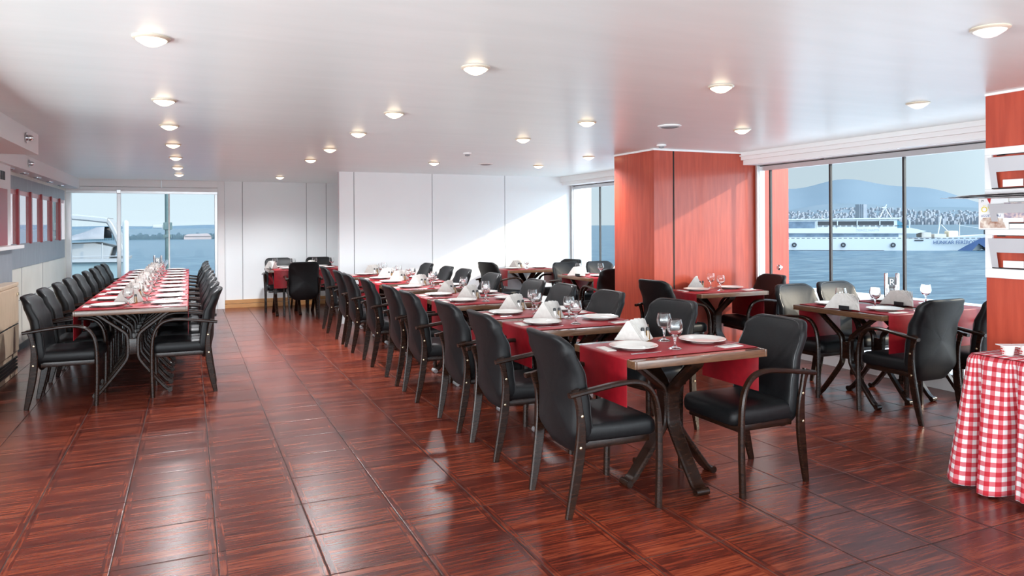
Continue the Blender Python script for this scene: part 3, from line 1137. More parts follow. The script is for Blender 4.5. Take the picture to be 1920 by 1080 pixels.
def set_table(proto, x, y, rz, tp, sides, run=None, runner_proto=None, full=2, tgroup='dining tables'):
    """tp: phrase naming the table; sides: phrases for local -x and +x ends."""
    tb = place(proto, USED, (x, y, 0), rz, 'dark wooden dining table, %s' % tp, tgroup)
    place(runner_proto or RUN_A, USED, (x, y, 0), rz, 'red runner draped over the %s' % tp, 'red table runners')
    c, s_ = math.cos(rz), math.sin(rz)

    def W(lx, ly):
        return (x + lx * c - ly * s_, y + lx * s_ + ly * c, TOP)
    j = lambda a: random.uniform(-a, a)
    place(PLATE, USED, W(-0.225 + j(.012), 0.03 + j(.02)), rz, 'white dinner plate at the %s of the %s' % (sides[0], tp), 'white dinner plates')
    place(PLATE, USED, W(0.27 + j(.012), 0.05 + j(.02)), rz, 'white dinner plate at the %s of the %s' % (sides[1], tp), 'white dinner plates')
    place(GLASS, USED, W(-0.03 + j(.015), -0.10 + j(.015)), j(1), 'stemmed glass nearer the %s of the %s' % (sides[0], tp), 'stemmed wine glasses')
    place(GLASS, USED, W(0.085 + j(.015), 0.17 + j(.015)), j(1), 'stemmed glass nearer the %s of the %s' % (sides[1], tp), 'stemmed wine glasses')
    place(NAPS, USED, W(-0.055, 0.245), rz + j(.25), 'fan of white paper napkins on the %s' % tp, 'napkin fans')
    place(SALT, USED, W(-0.045, 0.195), 0, 'white salt shaker before the napkins on the %s' % tp, 'salt shakers')
    place(PEPP, USED, W(-0.002, 0.203), 0, 'brown pepper shaker before the napkins on the %s' % tp, 'pepper shakers')
    if full >= 1:
        place(FLAT, USED, W(-0.385, 0.06), rz + PI / 2 + j(.1), 'folded paper napkin at the %s of the %s' % (sides[0], tp), 'folded paper napkins')
        place(FLAT, USED, W(0.31 + j(.01), -0.175), rz + j(.12), 'folded paper napkin at the %s of the %s' % (sides[1], tp), 'folded paper napkins')
        p = W(0.20, -0.165)
        place(FORK, USED, (p[0], p[1], TOP + 0.0045), rz + 0.12, 'fork at the %s of the %s' % (sides[1], tp), 'forks')
    if full >= 2:
        place(KNIFE, USED, W(-0.36, -0.155), rz + 0.05, 'steel knife at the %s of the %s' % (sides[0], tp), 'table knives')


# central row
MY = [3.475, 4.63, 5.28, 6.33, 6.98, 8.03, 8.92, 9.57, 10.42]
MX = 2.545
for i, y in enumerate(MY):
    tp = '%s table of the central row' % ORD[i]
    set_table(T_CROSS if i == 0 else T_TIP, MX, y, 0, tp, ('aisle end', 'window end'), full=2 if i < 5 else 1, tgroup='tables of the central row')
LC = [3.42, 4.39, 5.09, 6.07, 6.75, 7.75, 8.70, 9.37, 10.42]
RC = [3.33, 4.40, 5.28, 6.10, 6.74, 7.89, 8.85, 9.54, 10.45]
for i, y in enumerate(LC):
    put_chair(2.005 + (0.01 if i % 3 else 0), y, '+x', 'black leather armchair on the aisle side of the central row, %s from the front' % ORD[i], 'armchairs along the central row')
for i, y in enumerate(RC):
    if i == 0:
        put_chair(2.965, y, PI + 0.0, 'black leather armchair at the window end of the first table, central row', 'armchairs along the central row', False)
    else:
        put_chair(2.99 if i > 1 else 3.04, y, PI + (0.12 if i == 1 else 0), 'black leather armchair on the window side of the central row, %s from the front' % ORD[i], 'armchairs along the central row')

# long wall-side table
for i in range(10):
    y = 7.08 + 0.323 + i * 0.648
    tp = '%s table of the long wall-side row' % ORD[i]
    set_table(T_FRAME, -0.465, y, 0, tp, ('wall end', 'aisle end'), full=1 if i < 4 else 0, tgroup='tables of the long wall-side row')
for i in range(9):
    y = 7.19 + i * 0.725
    put_chair(-0.955 + random.uniform(-.01, .01), y, '+x', 'black leather armchair on the wall side of the long row, %s from the front' % ORD[i], 'armchairs along the long row')
    put_chair(-0.06 + random.uniform(-.01, .01), y + 0.09, '-x', 'black leather armchair on the aisle side of the long row, %s from the front' % ORD[i], 'armchairs along the long row')

# table against the red pier
set_table(T_CROSS, 5.175, 6.22, 0, 'table against the red pier', ('open end', 'window end'), runner_proto=RUN_B, full=1, tgroup='tables by the windows')
put_chair(4.60, 6.18, 0.10, 'black leather armchair at the open end of the red pier table', 'armchairs by the windows', False)
put_chair(5.66, 6.20, PI - 0.12, 'black leather armchair between the red pier table and the window post', 'armchairs by the windows', False)

# sea window pair (runners across, towards the camera)
set_table(T_FRAME, 5.165, 4.345, PI / 2, 'aisle-side table of the sea window pair', ('camera-facing end', 'pier-facing end'), runner_proto=RUN_B, full=2, tgroup='tables by the windows')
set_table(T_FRAME, 5.815, 4.345, PI / 2, 'glass-side table of the sea window pair', ('camera-facing end', 'pier-facing end'), runner_proto=RUN_B, full=1, tgroup='tables by the windows')
put_chair(5.10, 3.86, PI / 2 - 0.02, 'black leather armchair seen from behind at the sea window pair, aisle side', 'armchairs by the windows', False)
put_chair(5.73, 3.80, PI / 2 + 0.03, 'black leather armchair partly hidden by the red pillar, sea window pair', 'armchairs by the windows', False)
put_chair(5.14, 4.80, -PI / 2 + 0.03, 'black leather armchair facing the camera at the sea window pair, aisle side', 'armchairs by the windows', False)
put_chair(5.72, 4.86, -PI / 2, 'black leather armchair facing the camera at the sea window pair, glass side', 'armchairs by the windows', False)

# far window pair behind the pier
set_table(T_FRAME, 5.165, 8.80, PI / 2, 'aisle-side table of the far window pair', ('camera-facing end', 'back-wall end'), full=0, tgroup='tables by the windows')
set_table(T_FRAME, 5.82, 8.80, PI / 2, 'glass-side table of the far window pair', ('camera-facing end', 'back-wall end'), full=0, tgroup='tables by the windows')
put_chair(5.06, 8.26, PI / 2 - 0.05, 'black leather armchair seen from behind at the far window pair', 'armchairs by the windows', False)
put_chair(5.22, 9.42, -PI / 2, 'black leather armchair facing the camera at the far window pair, aisle side', 'armchairs by the windows', False)
put_chair(5.80, 9.42, -PI / 2, 'black leather armchair facing the camera at the far window pair, glass side', 'armchairs by the windows', False)

# table by the back wall
set_table(T_CROSS, 5.03, 10.70, 0, 'table by the white back wall', ('open end', 'window end'), full=0, tgroup='tables by the windows')
put_chair(4.46, 10.42, 0.25, 'black leather armchair at the open end of the back wall table', 'armchairs by the windows', False)
put_chair(5.50, 10.42, PI + 0.30, 'black leather armchair at the window end of the back wall table', 'armchairs by the windows', False)

# alcove pair
set_table(T_FRAME, 1.50, 12.80, PI / 2, 'outer table of the alcove pair', ('camera-facing end', 'wall-facing end'), runner_proto=RUN_B, full=0, tgroup='tables in the alcove')
set_table(T_FRAME, 2.155, 12.80, PI / 2, 'inner table of the alcove pair', ('camera-facing end', 'wall-facing end'), runner_proto=RUN_B, full=0, tgroup='tables in the alcove')
put_chair(2.17, 13.38, -PI / 2, 'black leather armchair against the alcove wall, nearer the white back wall', 'armchairs in the alcove', False)
put_chair(1.68, 12.20, PI / 2 - 0.03, 'black leather armchair with its back to the camera before the alcove', 'armchairs in the alcove', False)
put_chair(1.46, 13.38, -PI / 2, 'black leather armchair against the alcove wall, nearer the far window', 'armchairs in the alcove', False)

# ------------------------------------------------------------------ menu stands


def menu_stand(loc, label):
    g_ = P('stand_glass', (0.16, 0.19, 0.20), 0.15) if 'stand_glass' not in MATS else MATS['stand_glass']
    t = empty('menu_stand', loc, label, 'menu stand', group='menu stands')
    for x in (-0.052, 0.052):
        MB().lathe([(0.001, 0), (0.016, 0), (0.016, 0.245), (0.013, 0.252), (0.001, 0.252)], 20, (x, 0, 0)).build('tube', steel, t, smooth=50)
    pl = MB().box(-0.034, 0.034, -0.004, 0.004, 0.012, 0.215, b=0.001).build('plate', g_, t)
    MB().box(-0.034, 0.034, -0.006, 0.006, 0.108, 0.118).build('clip', black_m, t)
    text_part('R', 0.088, (0, -0.0045, 0.165), (PI / 2, 0, 0), rack_white, pl)
    text_part('H', 0.07, (0, -0.0045, 0.06), (PI / 2, 0, 0), grey_gap, pl)
    return t


ms = menu_stand((5.87, 4.62, TOP), 'chrome menu stand with a letter R before the sea window')
ms.rotation_euler = (0, 0, -0.45)
ms = menu_stand((-0.48, 13.1, TOP), 'chrome menu stand at the far end of the long wall-side row')

# ------------------------------------------------------------------ gingham side table
gt = empty('buffet_table', (0, 0, 0), 'small table hidden under the red gingham cloth', 'table')
MB().box(4.02, 4.70, 1.20, 2.65, 0.72, 0.745, b=0.003).build('tabletop', wood_table, gt)
for x in (4.08, 4.64):
    for y in (1.26, 2.58):
        MB().box(x - 0.02, x + 0.02, y - 0.02, y + 0.02, 0, 0.72, b=0.003).build('leg', wood_dark, gt)


def make_cloth():
    x0, x1, y0, y1, zt = 4.0, 4.715, 1.15, 2.67, 0.749
    me = bpy.data.meshes.new('gingham_tablecloth')
    bm = bmesh.new()
    uv = bm.loops.layers.uv.new('UVMap')
    uvs = {}
    # top
    nx, ny = 6, 12
    g = [[bm.verts.new((x0 + 0.012 + (x1 - x0 - 0.012) * i / nx, y0 + (y1 - 0.012 - y0) * j_ / ny, zt)) for j_ in range(ny + 1)] for i in range(nx + 1)]
    for i in range(nx):
        for j_ in range(ny):
            f = bm.faces.new((g[i][j_], g[i + 1][j_], g[i + 1][j_ + 1], g[i][j_ + 1]))
            for l in f.loops:
                l[uv].uv = (l.vert.co.x, l.vert.co.y)
    # skirt: perimeter path from the near corner up the -x side, round the far corner, along +y side
    path = []
    n1 = 150
    rc = 0.05
    for k in range(n1 + 1):
        y = y0 + (y1 - rc - y0) * k / n1
        path.append((x0, y, (-1, 0)))
    for k in range(1, 9):
        a = PI / 2 * k / 8
        path.append((x0 + rc - rc * math.cos(a), y1 - rc + rc * math.sin(a), (-math.cos(a), math.sin(a))))
    for k in range(1, 41):
        path.append((x0 + rc + (x1 - x0 - rc) * k / 40, y1, (0, 1)))
    nt_ = 36
    hgt = 0.728
    s_acc = 0
    prev = None
    cols = []
    svals = []
    for (x, y, nrm) in path:
        if prev:
            s_acc += math.hypot(x - prev[0], y - prev[1])
        prev = (x, y)
        svals.append(s_acc)
    total = svals[n1]
    for idx, (x, y, nrm) in enumerate(path):
        sv = svals[idx]
        col = []
        d_corner = sv - total      # 0 at the far corner
        for t_ in range(nt_ + 1):
            t = t_ / nt_
            z = zt - hgt * t
            flare = 0.015 + 0.070 * t + 0.05 * t * math.exp(-(d_corner / 0.10) ** 2)
            # deep pleats
            amp = min(1.0, 0.25 + t * 1.6) * (0.028 + 0.030 * t)
            ph = (d_corner + 0.205) / 0.185
            pleat = -abs(math.sin(PI * ph)) ** 0.45 if False else 0
            u_ = (ph % 1.0)
            dd = min(u_, 1 - u_)
            groove = math.exp(-(dd / (0.10 + 0.05 * t)) ** 2)
            sm = math.sin(2 * PI * sv / 0.061 + 1.3 * math.sin(sv * 21)) * 0.006 * t
            off = flare - groove * amp * 2.6 + sm
            if d_corner > 0.05:
                off = 0.02 + 0.05 * t + 0.02 * math.sin(sv * 30) * t
            if t_ == 0:
                off = 0.0
            elif t_ == 1:
                off = max(off, 0.006) * 0.7
            tang = (nrm[1], -nrm[0])
            zz = z if t_ > 0 else zt - 0.004
            col.append(bm.verts.new((x + nrm[0] * off, y + nrm[1] * off, max(zz + 0.012 * math.sin(sv * 17) * t, 0.012))))
        cols.append(col)
    ulen = [0.0]
    for i in range(len(cols) - 1):
        ulen.append(ulen[-1] + (cols[i + 1][22].co - cols[i][22].co).length)
    svals = ulen
    for i in range(len(cols) - 1):
        for t_ in range(nt_):
            f = bm.faces.new((cols[i][t_], cols[i + 1][t_], cols[i + 1][t_ + 1], cols[i][t_ + 1]))
            vals = (svals[i], svals[i + 1], svals[i + 1], svals[i])
            tv = (t_, t_, t_ + 1, t_ + 1)
            for l, a, b in zip(f.loops, vals, tv):
                l[uv].uv = (a, b / nt_ * hgt)
    # joint between top and skirt
    for i in range(len(cols) - 1):
        pass
    bmesh.ops.recalc_face_normals(bm, faces=bm.faces[:])
    bm.to_mesh(me)
    bm.free()
    for p in me.polygons:
        p.use_smooth = True
    me.materials.append(gingham)
    o = bpy.data.objects.new('gingham_tablecloth', me)
    COL.objects.link(o)
    sm_ = o.modifiers.new('thickness', 'SOLIDIFY')
    sm_.thickness = 0.003
    sm_.offset = -1
    return tag(o, 'red and white gingham cloth draped to the floor before the red pillar', 'tablecloth')


make_cloth()


def tub(loc, rz, label):
    t = empty('yoghurt_tub', loc, label, 'tub', rz, group='small tubs on the gingham cloth')
    b = MB().lathe([(0.001, 0), (0.026, 0), (0.028, 0.002), (0.035, 0.052), (0.001, 0.052)], 28).build('cup', china, t, smooth=40)
    MB().box(-0.042, 0.042, -0.042, 0.042, 0.052, 0.0555, b=0.001).build('lid', rack_white, t)
    for k, (tx, z, s_) in enumerate((('süt', 0.037, 0.013), ('yoğurdu', 0.024, 0.012), ('kaymak', 0.012, 0.009))):
        text_part(tx, s_, (-0.0335 + (0.037 - z) * 0.13, -0.004, z), (PI / 2, 0, -PI / 2), red_ink, b)
    return t


tub((4.105, 2.515, 0.752), -0.5, 'white tub with red print on the gingham cloth, the one wholly in view')
tub((4.19, 2.475, 0.752), -0.4, 'white tub with red print at the gingham cloth edge by the picture border')
tub_ = tub((4.085, 2.47, 0.8085), -0.35, 'thin second tub lid stacked above the tub in view') if False else None

# ------------------------------------------------------------------ magazine racks on the red pillar


def rack(z0, z1, label):
    t = empty('magazine_rack', (XPL, 2.70, z0), label, 'magazine rack', group='magazine racks on the red pillar')
    h = z1 - z0
    yL, yR = 0.325, -0.325         # far edge, near edge (local y)
    x0 = -0.022
    MB().box(x0, -0.001, yR, yL, 0, h * 0.19, b=0.003).box(x0, -0.001, yR, yL, h * 0.86, h, b=0.003).box(x0, -0.001, yL - 0.045, yL, h * 0.19, h * 0.86, b=0.003).box(x0, -0.001, yR, yR + 0.045, h * 0.19, h * 0.86, b=0.003).build('frame', rack_white, t, smooth=True)
    MB().box(-0.004, -0.001, yR, yL, h * 0.15, h * 0.9).build('back_plate', red_ply, t)
    # pocket: outward leaning sheet with a window cut out
    zb, zt2 = h * 0.215, h * 0.80
    yl, yr = yL - 0.05, yR + 0.05
    cw0, cw1 = 0.235, 0.06         # window in y
    cz = zb + (zt2 - zb) * 0.52

    def X(z, o=0.0):
        return -0.030 - 0.040 * (z - zb) / (zt2 - zb) + o
    pk = MB()

    def sheet(ya, yb, za, zb_):
        v = []
        for o_ in (0, 0.003):
            v += [(X(za, o_), ya, za), (X(za, o_), yb, za), (X(zb_, o_), yb, zb_), (X(zb_, o_), ya, zb_)]
        pk.add(v, [(0, 1, 2, 3), (4, 7, 6, 5), (0, 4, 5, 1), (1, 5, 6, 2), (2, 6, 7, 3), (3, 7, 4, 0)])
    sheet(cw0, yl, zb, cz)
    sheet(cw1, yl, cz, zt2)
    sheet(yr, cw1, zb, zt2)
    sheet(cw1, cw0, cz, zt2) if False else None
    pk.build('pocket', rack_m, t)
    MB().box(-0.030, -0.004, yr, yl, zb - 0.006, zb, b=0.001).build('pocket_floor', black_m, t)
    MB().box(-0.055, -0.050, cw1 + 0.01, cw0 - 0.045, zb + 0.004, zb + (cz - zb) * 0.48).build('card_holder', rack_white, t)
    MB().box(-0.010, -0.006, yL - 0.12, yL - 0.07, h * 0.835, h * 0.858).box(-0.010, -0.006, yr, yL - 0.07, h * 0.848, h * 0.858).build('slot', black_m, t)
    return t


rack(1.632, 1.962, 'upper silver magazine rack on the red pillar')
rack(1.127, 1.445, 'lower silver magazine rack on the red pillar')
mr = rack(1.436, 1.640, 'middle silver magazine rack holding magazines on the red pillar')


def magazine(loc, rot, w_, h_, th, label, name='magazine'):
    t = empty(name, loc, label, 'magazine', group='magazines in the racks')
    t.rotation_euler = rot
    MB().box(-th / 2, th / 2, -w_ / 2, w_ / 2, 0, h_, b=0.0006).build('pages', paper, t)
    return t


# upright magazine whose cover shows past the rack's far edge
mg = magazine((XPL - 0.0275, 2.965, 1.437), (0, 0, 0), 0.19, 0.205, 0.006, 'magazine with yellow title letters sticking out beside the middle rack')
cv = MB().box(-0.0042, -0.0032, -0.093, 0.093, 0.002, 0.203).build('cover', rack_white, mg)
text_part('ÖVÜNÇ', 0.052, (-0.0046, 0.078, 0.128), (PI / 2, 0, -PI / 2), yellow_ink, cv, align='LEFT')
text_part('29', 0.018, (-0.0046, 0.078, 0.185), (PI / 2, 0, -PI / 2), black_m, cv, align='LEFT')
text_part('LEZZET TURU', 0.020, (-0.0046, 0.078, 0.088), (PI / 2, 0, -PI / 2), blue_ink, cv, align='LEFT')
MB().prism([(0.040, 0.204), (0.012, 0.204), (0.020, 0.165), (0.030, 0.180)], 0, -0.0052, -0.0044).build('ribbon_print', red_ink, cv)
food = noise_mat('cover_photo', (0.30, 0.14, 0.09), (0.75, 0.68, 0.60), nscale=30, rough=0.4)
MB().prism([(0.083, 0.01), (0.083, 0.055), (0.065, 0.075), (0.02, 0.078), (-0.06, 0.07), (-0.08, 0.01)], 0, -0.0052, -0.0044).build('cover_photo', food, cv)
mg = magazine((XPL - 0.040, 2.74, 1.484), (0, -0.04, 0), 0.30, 0.125, 0.006, 'magazine with a city photo behind the middle rack opening')
city = noise_mat('city_photo', (0.16, 0.16, 0.30), (0.72, 0.56, 0.50), nscale=45, rough=0.4, scale=(1, 1, 1))
MB().box(-0.0042, -0.0032, -0.148, 0.148, 0.0, 0.122).build('cover', city, mg)
# splayed brochures lying flat on top of the middle rack
lz = [(-0.10, 0.0, 0.46), (-0.085, 0.004, 0.44), (-0.07, 0.008, 0.42)]
for k, (dx, dz, ww) in enumerate(lz):
    mb = MB()
    pts = []
    for q in range(9):
        u_ = q / 8
        pts.append((0, 3.20 - 0.05 * k - u_ * 0.75, 1.640 + dz + 0.016 * math.sin(u_ * PI) * (k - 1) * 0.5 + 0.004 - 0.012 * (1 - u_) * 0))
    mb.ribbon([(XPL - 0.105 + p[0], p[1], p[2]) for p in pts], (1, 0, 0), 0.20 - 0.01 * k, 0.0026, b=0.1)
    o = mb.build('brochure', noise_mat('brochure_print_%d' % k, (0.08, 0.07, 0.08), (0.55, 0.5, 0.5), nscale=18, rough=0.35))
    tag(o, '%s splayed dark brochure lying across the top of the middle rack' % ('lowest', 'middle', 'uppermost')[k], 'brochure', 'brochures on the racks')

# ------------------------------------------------------------------ outside
SEA = -4.0


def build_sea_mat():
    ma = P('sea_water', (0.10, 0.27, 0.40), 0.35)
    geo = N(ma, 'ShaderNodeNewGeometry')
    mpg = N(ma, 'ShaderNodeMapping')
    mpg.inputs['Rotation'].default_value = (0, 0, 0.9)
    mpg.inputs['Scale'].default_value = (0.30, 0.9, 1)
    L(ma, geo.outputs['Position'], mpg.inputs[0])
    n1 = N(ma, 'ShaderNodeTexNoise')
    n1.inputs['Scale'].default_value = 0.8
    n1.inputs['Detail'].default_value = 7
    n1.inputs['Roughness'].default_value = 0.65
    L(ma, mpg.outputs[0], n1.inputs['Vector'])
    n0 = N(ma, 'ShaderNodeTexNoise')
    n0.inputs['Scale'].default_value = 0.05
    n0.inputs['Detail'].default_value = 3
    L(ma, mpg.outputs[0], n0.inputs['Vector'])
    ad = N(ma, 'ShaderNodeMath', operation='MULTIPLY_ADD')
    ad.inputs[1].default_value = 0.14
    L(ma, n0.outputs['Fac'], ad.inputs[0])
    ml = N(ma, 'ShaderNodeMath', operation='MULTIPLY')
    ml.inputs[1].default_value = 0.90
    L(ma, n1.outputs['Fac'], ml.inputs[0])
    L(ma, ml.outputs[0], ad.inputs[2])
    rp = N(ma, 'ShaderNodeValToRGB')
    rp.color_ramp.elements[0].position = 0.44
    rp.color_ramp.elements[0].color = (0.014, 0.060, 0.10, 1)
    rp.color_ramp.elements[1].position = 0.66
    rp.color_ramp.elements[1].color = (0.11, 0.17, 0.20, 1)
    q = rp.color_ramp.elements.new(0.52)
    q.color = (0.030, 0.090, 0.135, 1)
    L(ma, ad.outputs[0], rp.inputs[0])
    L(ma, rp.outputs[0], bsdf(ma).inputs['Base Color'])
    bp = N(ma, 'ShaderNodeBump')
    bp.inputs['Strength'].default_value = 0.6
    bp.inputs['Distance'].default_value = 0.25
    L(ma, n1.outputs['Fac'], bp.inputs['Height'])
    L(ma, bp.outputs[0], bsdf(ma).inputs['Normal'])
    return ma


sea_m = build_sea_mat()
struct(MB().box(-4000, 9000, -3000, 9000, SEA - 1, SEA).build('sea_water', sea_m), 'rippled pale blue sea outside the windows', 'sea')
quay_m = noise_mat('quay_concrete', (0.80, 0.82, 0.83), (0.86, 0.88, 0.89), nscale=2, rough=0.7)
struct(MB().box(XW + 0.12, 14.2, -8, 16.5, SEA - 0.5, -0.12).build('ground_quay', quay_m), 'pale concrete quay outside the sea window', 'ground')
struct(MB().box(-6, XW + 0.12, YB + 0.12, 16.2, SEA - 0.5, -0.12).build('ground_quay_end', quay_m), 'pale concrete quay beyond the far window', 'ground')
# hills, distance haze put into their base colours
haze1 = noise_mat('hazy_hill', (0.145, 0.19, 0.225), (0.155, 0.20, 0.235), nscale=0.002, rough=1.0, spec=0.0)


def ridge(name, D, a0, a1, hf, ma, label, depth=500):
    mb = MB()
    n = 90
    vs = []
    for k in range(n + 1):
        a = a0 + (a1 - a0) * k / n
        h_ = hf(a)
        x, y = D * math.sin(a), D * math.cos(a)
        vs.append((x, y, SEA))
        x2, y2 = (D + depth) * math.sin(a), (D + depth) * math.cos(a)
        vs.append((x2, y2, h_))
        x3, y3 = (D + depth * 2) * math.sin(a), (D + depth * 2) * math.cos(a)
        vs.append((x3, y3, SEA))
    fs = []
    for k in range(n):
        i = k * 3
        fs += [(i, i + 3, i + 4, i + 1), (i + 1, i + 4, i + 5, i + 2)]
    fs += [(0, 1, 2), (n * 3, n * 3 + 2, n * 3 + 1)]
    mb.add(vs, fs)
    return struct(mb.build(name, ma, smooth=True), label, 'hills')


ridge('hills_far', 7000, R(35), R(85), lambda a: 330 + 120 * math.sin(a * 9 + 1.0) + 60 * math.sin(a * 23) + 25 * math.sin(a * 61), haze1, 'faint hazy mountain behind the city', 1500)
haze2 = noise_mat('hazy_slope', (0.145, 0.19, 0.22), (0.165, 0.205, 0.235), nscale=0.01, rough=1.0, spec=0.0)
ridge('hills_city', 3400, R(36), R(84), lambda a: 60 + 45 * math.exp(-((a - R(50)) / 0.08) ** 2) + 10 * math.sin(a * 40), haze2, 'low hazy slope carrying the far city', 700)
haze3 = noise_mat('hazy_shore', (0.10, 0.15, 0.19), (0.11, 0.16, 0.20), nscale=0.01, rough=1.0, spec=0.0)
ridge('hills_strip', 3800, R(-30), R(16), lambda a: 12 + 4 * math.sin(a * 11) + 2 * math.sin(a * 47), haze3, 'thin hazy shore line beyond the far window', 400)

# far city, pale distance haze put into the building colour
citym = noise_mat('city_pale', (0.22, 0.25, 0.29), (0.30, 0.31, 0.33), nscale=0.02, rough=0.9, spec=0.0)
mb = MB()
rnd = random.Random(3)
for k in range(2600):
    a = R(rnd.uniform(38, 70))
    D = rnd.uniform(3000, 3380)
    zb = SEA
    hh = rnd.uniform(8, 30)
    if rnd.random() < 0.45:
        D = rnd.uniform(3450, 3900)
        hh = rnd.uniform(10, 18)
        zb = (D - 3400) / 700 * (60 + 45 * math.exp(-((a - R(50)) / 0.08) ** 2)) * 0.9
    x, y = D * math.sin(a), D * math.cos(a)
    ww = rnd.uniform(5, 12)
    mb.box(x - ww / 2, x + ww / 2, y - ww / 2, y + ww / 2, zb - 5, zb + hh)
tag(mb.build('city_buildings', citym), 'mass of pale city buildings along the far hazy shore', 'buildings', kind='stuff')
tb = MB()
for q in range(3):
    a = R(49.75 + q * 0.13)
    tb.box(2950 * math.sin(a) - 9, 2950 * math.sin(a) + 9, 2950 * math.cos(a) - 9, 2950 * math.cos(a) + 9, SEA, 72)
tag(tb.build('tower_block', citym), 'tall pale tower block rising behind the ferry bridge', 'building')

# ferry -------------------------------------------------------------------
fa = Vector((116.8, 116.5, SEA))
fb = Vector((141.0, 96.5, SEA))
fd = (fb - fa).normalized()
fang = math.atan2(fd.y, fd.x)
ferry = empty('ferry', fa, 'white passenger ferry with a blue bow crossing outside the sea window', 'ferry', fang)
ship_w = P('ship_white', (0.56, 0.58, 0.60), 0.6)
ship_b = P('ship_blue', (0.02, 0.06, 0.17), 0.4)
ship_g = noise_mat('ship_glass', (0.05, 0.09, 0.14), (0.14, 0.20, 0.27), nscale=0.6, rough=0.15)
ship_d = P('ship_dark', (0.03, 0.03, 0.035), 0.5)
LB = 39.5   # bow tip, local x


def hull_sections():
    xs_ = [-16, -10, 0, 10, 20, 26, 30, 33, 35.5, 37.5, LB]
    mb = MB()
    rings = []
    for x in xs_:
        t = max(0, (x - 22) / (LB - 22))
        hw = 4.2 * (1 - t ** 2.0) + 0.08
        top = 2.35 + 1.1 * t ** 1.5
        kx = 0.0
        bot_in = 0.93 - 0.45 * t
        rings.append([(x - 4.5 * t ** 2 * 1.0, -hw * bot_in, -0.4), (x - 2.0 * t ** 2, -hw * (bot_in + (1 - bot_in) * .5), 0.9 + .3 * t), (x, -hw, top), (x, hw, top), (x - 2.0 * t ** 2, hw * (bot_in + (1 - bot_in) * .5), 0.9 + .3 * t), (x - 4.5 * t ** 2, hw * bot_in, -0.4)])
    for r_ in rings:
        mb.v += r_
    n = 6
    for i in range(len(rings) - 1):
        for k in range(n):
            a = i * n + k
            b = i * n + (k + 1) % n
            mb.f.append((a, b, b + n, a + n))
    mb.f.append(tuple(range(n))[::-1])
    mb.f.append(tuple((len(rings) - 1) * n + k for k in range(n)))
    return mb


hull_sections().build('hull', ship_w, ferry, smooth=30)
# blue raking flash and bow fork on the hull side facing the restaurant (local -y)
MB().prism([(30.2, -0.3), (33.6, -0.3), (35.0, 1.4), (36.6, 0.2), (37.6, -0.2), (38.4, 1.3), (39.9, 2.9), (35.5, 2.5), (33.6, 1.4)], 1, -1.9, 1.9).build('bow_flash', ship_b, ferry)
MB().prism([(32.5, 2.45), (41.6, 2.95), (41.6, 1.0), (40.2, 0.9), (39.8, 2.2)], 1, -0.8, 0.8).build('bow_ramp', P('ship_cyan', (0.04, 0.25, 0.48), 0.4), ferry)
MB().box(-16, 17.5, -4.22, 4.22, -0.05, 0.06).build('waterline_stripe', ship_d, ferry)
# lower saloon
MB().box(-16, 21, -3.8, 3.8, 2.3, 3.75).build('lower_saloon', ship_w, ferry)
MB().box(-15, 20.2, -3.86, 3.86, 2.75, 3.45).build('lower_windows', ship_g, ferry)
MB().prism([(-16, 3.6), (23.5, 3.45), (25.2, 3.9), (22.5, 4.55), (-16, 4.40)], 1, -4.1, 4.1).build('promenade_deck', ship_w, ferry)
MB().box(-16, 20.0, -3.7, 3.7, 4.35, 6.25).build('upper_saloon', ship_w, ferry)
MB().box(-15.5, 4.6, -3.78, 3.78, 4.60, 5.95).build('upper_windows', ship_g, ferry)
MB().box(5.1, 19.4, -3.76, 3.76, 5.15, 5.95).build('bridge_windows', ship_d, ferry)
MB().prism([(18.6, 4.6), (22.4, 4.6), (20.2, 6.1), (18.6, 6.1)], 1, -3.5, 3.5).build('wheelhouse_glass', P('wheelhouse_glass', (0.04, 0.18, 0.26), 0.1), ferry)
MB().prism([(-16, 6.15), (20.6, 6.35), (20.6, 6.62), (-16, 6.42)], 1, -4.0, 4.0).build('roof', ship_w, ferry)
for x in (5.0, 8.9, 12.6, 16.8, 22.2):
    MB().box(x - 0.09, x + 0.09, -3.9, -3.78, 4.5, 6.2).build('stanchion', ship_w, ferry)
rail = MB()
for x in [q * 1.0 - 15 for q in range(52)]:
    rail.box(x, x + 0.62, -4.24, -4.20, 2.42, 2.56)
rail.build('hull_rail_gaps', ship_d, ferry)
rail = MB()
for x in [5.2 + q * 1.1 for q in range(15)]:
    rail.box(x, x + 0.8, -4.0, -3.95, 4.92, 5.06)
rail.build('deck_rail_gaps', ship_d, ferry)
for x in (-14.8, -5.2, 0.55, 9.9, 19.1, -10):
    t_ = MB()
    pts = [(x + 0.34 * math.cos(a), -4.45, 1.15 + 0.34 * math.sin(a)) for a in [2 * PI * k / 16 for k in range(17)]]
    t_.tube(pts, 0.14, 8, caps=False)
    t_.build('tyre_fender', ship_d, ferry, smooth=True)
MB().tube([(17.5, 0, 6.6), (18.2, 0, 8.0), (18.9, 0, 9.4)][::-1], 0.10, 6).tube([(19.8, 0, 6.6), (18.5, 0, 8.8)], 0.07, 6).box(17.9, 18.8, -0.5, 0.5, 8.7, 8.85).build('mast', ship_w, ferry)
MB().tube([(6.5, 0, 6.4), (6.5, 0, 7.5)], 0.07, 6).build('antenna', ship_w, ferry)
MB().tube([(28.2, 0, 2.6), (28.9, 0, 7.0)], 0.12, 6).tube([(28.9, 0, 5.2), (30.6, 0, 3.2)], 0.07, 6).tube([(32.2, 0, 2.8), (32.2, 0, 5.4)], 0.05, 6).tube([(32.2, 0, 5.0), (37.4, 0, 4.2)], 0.03, 5).build('foredeck_derrick', ship_w, ferry)
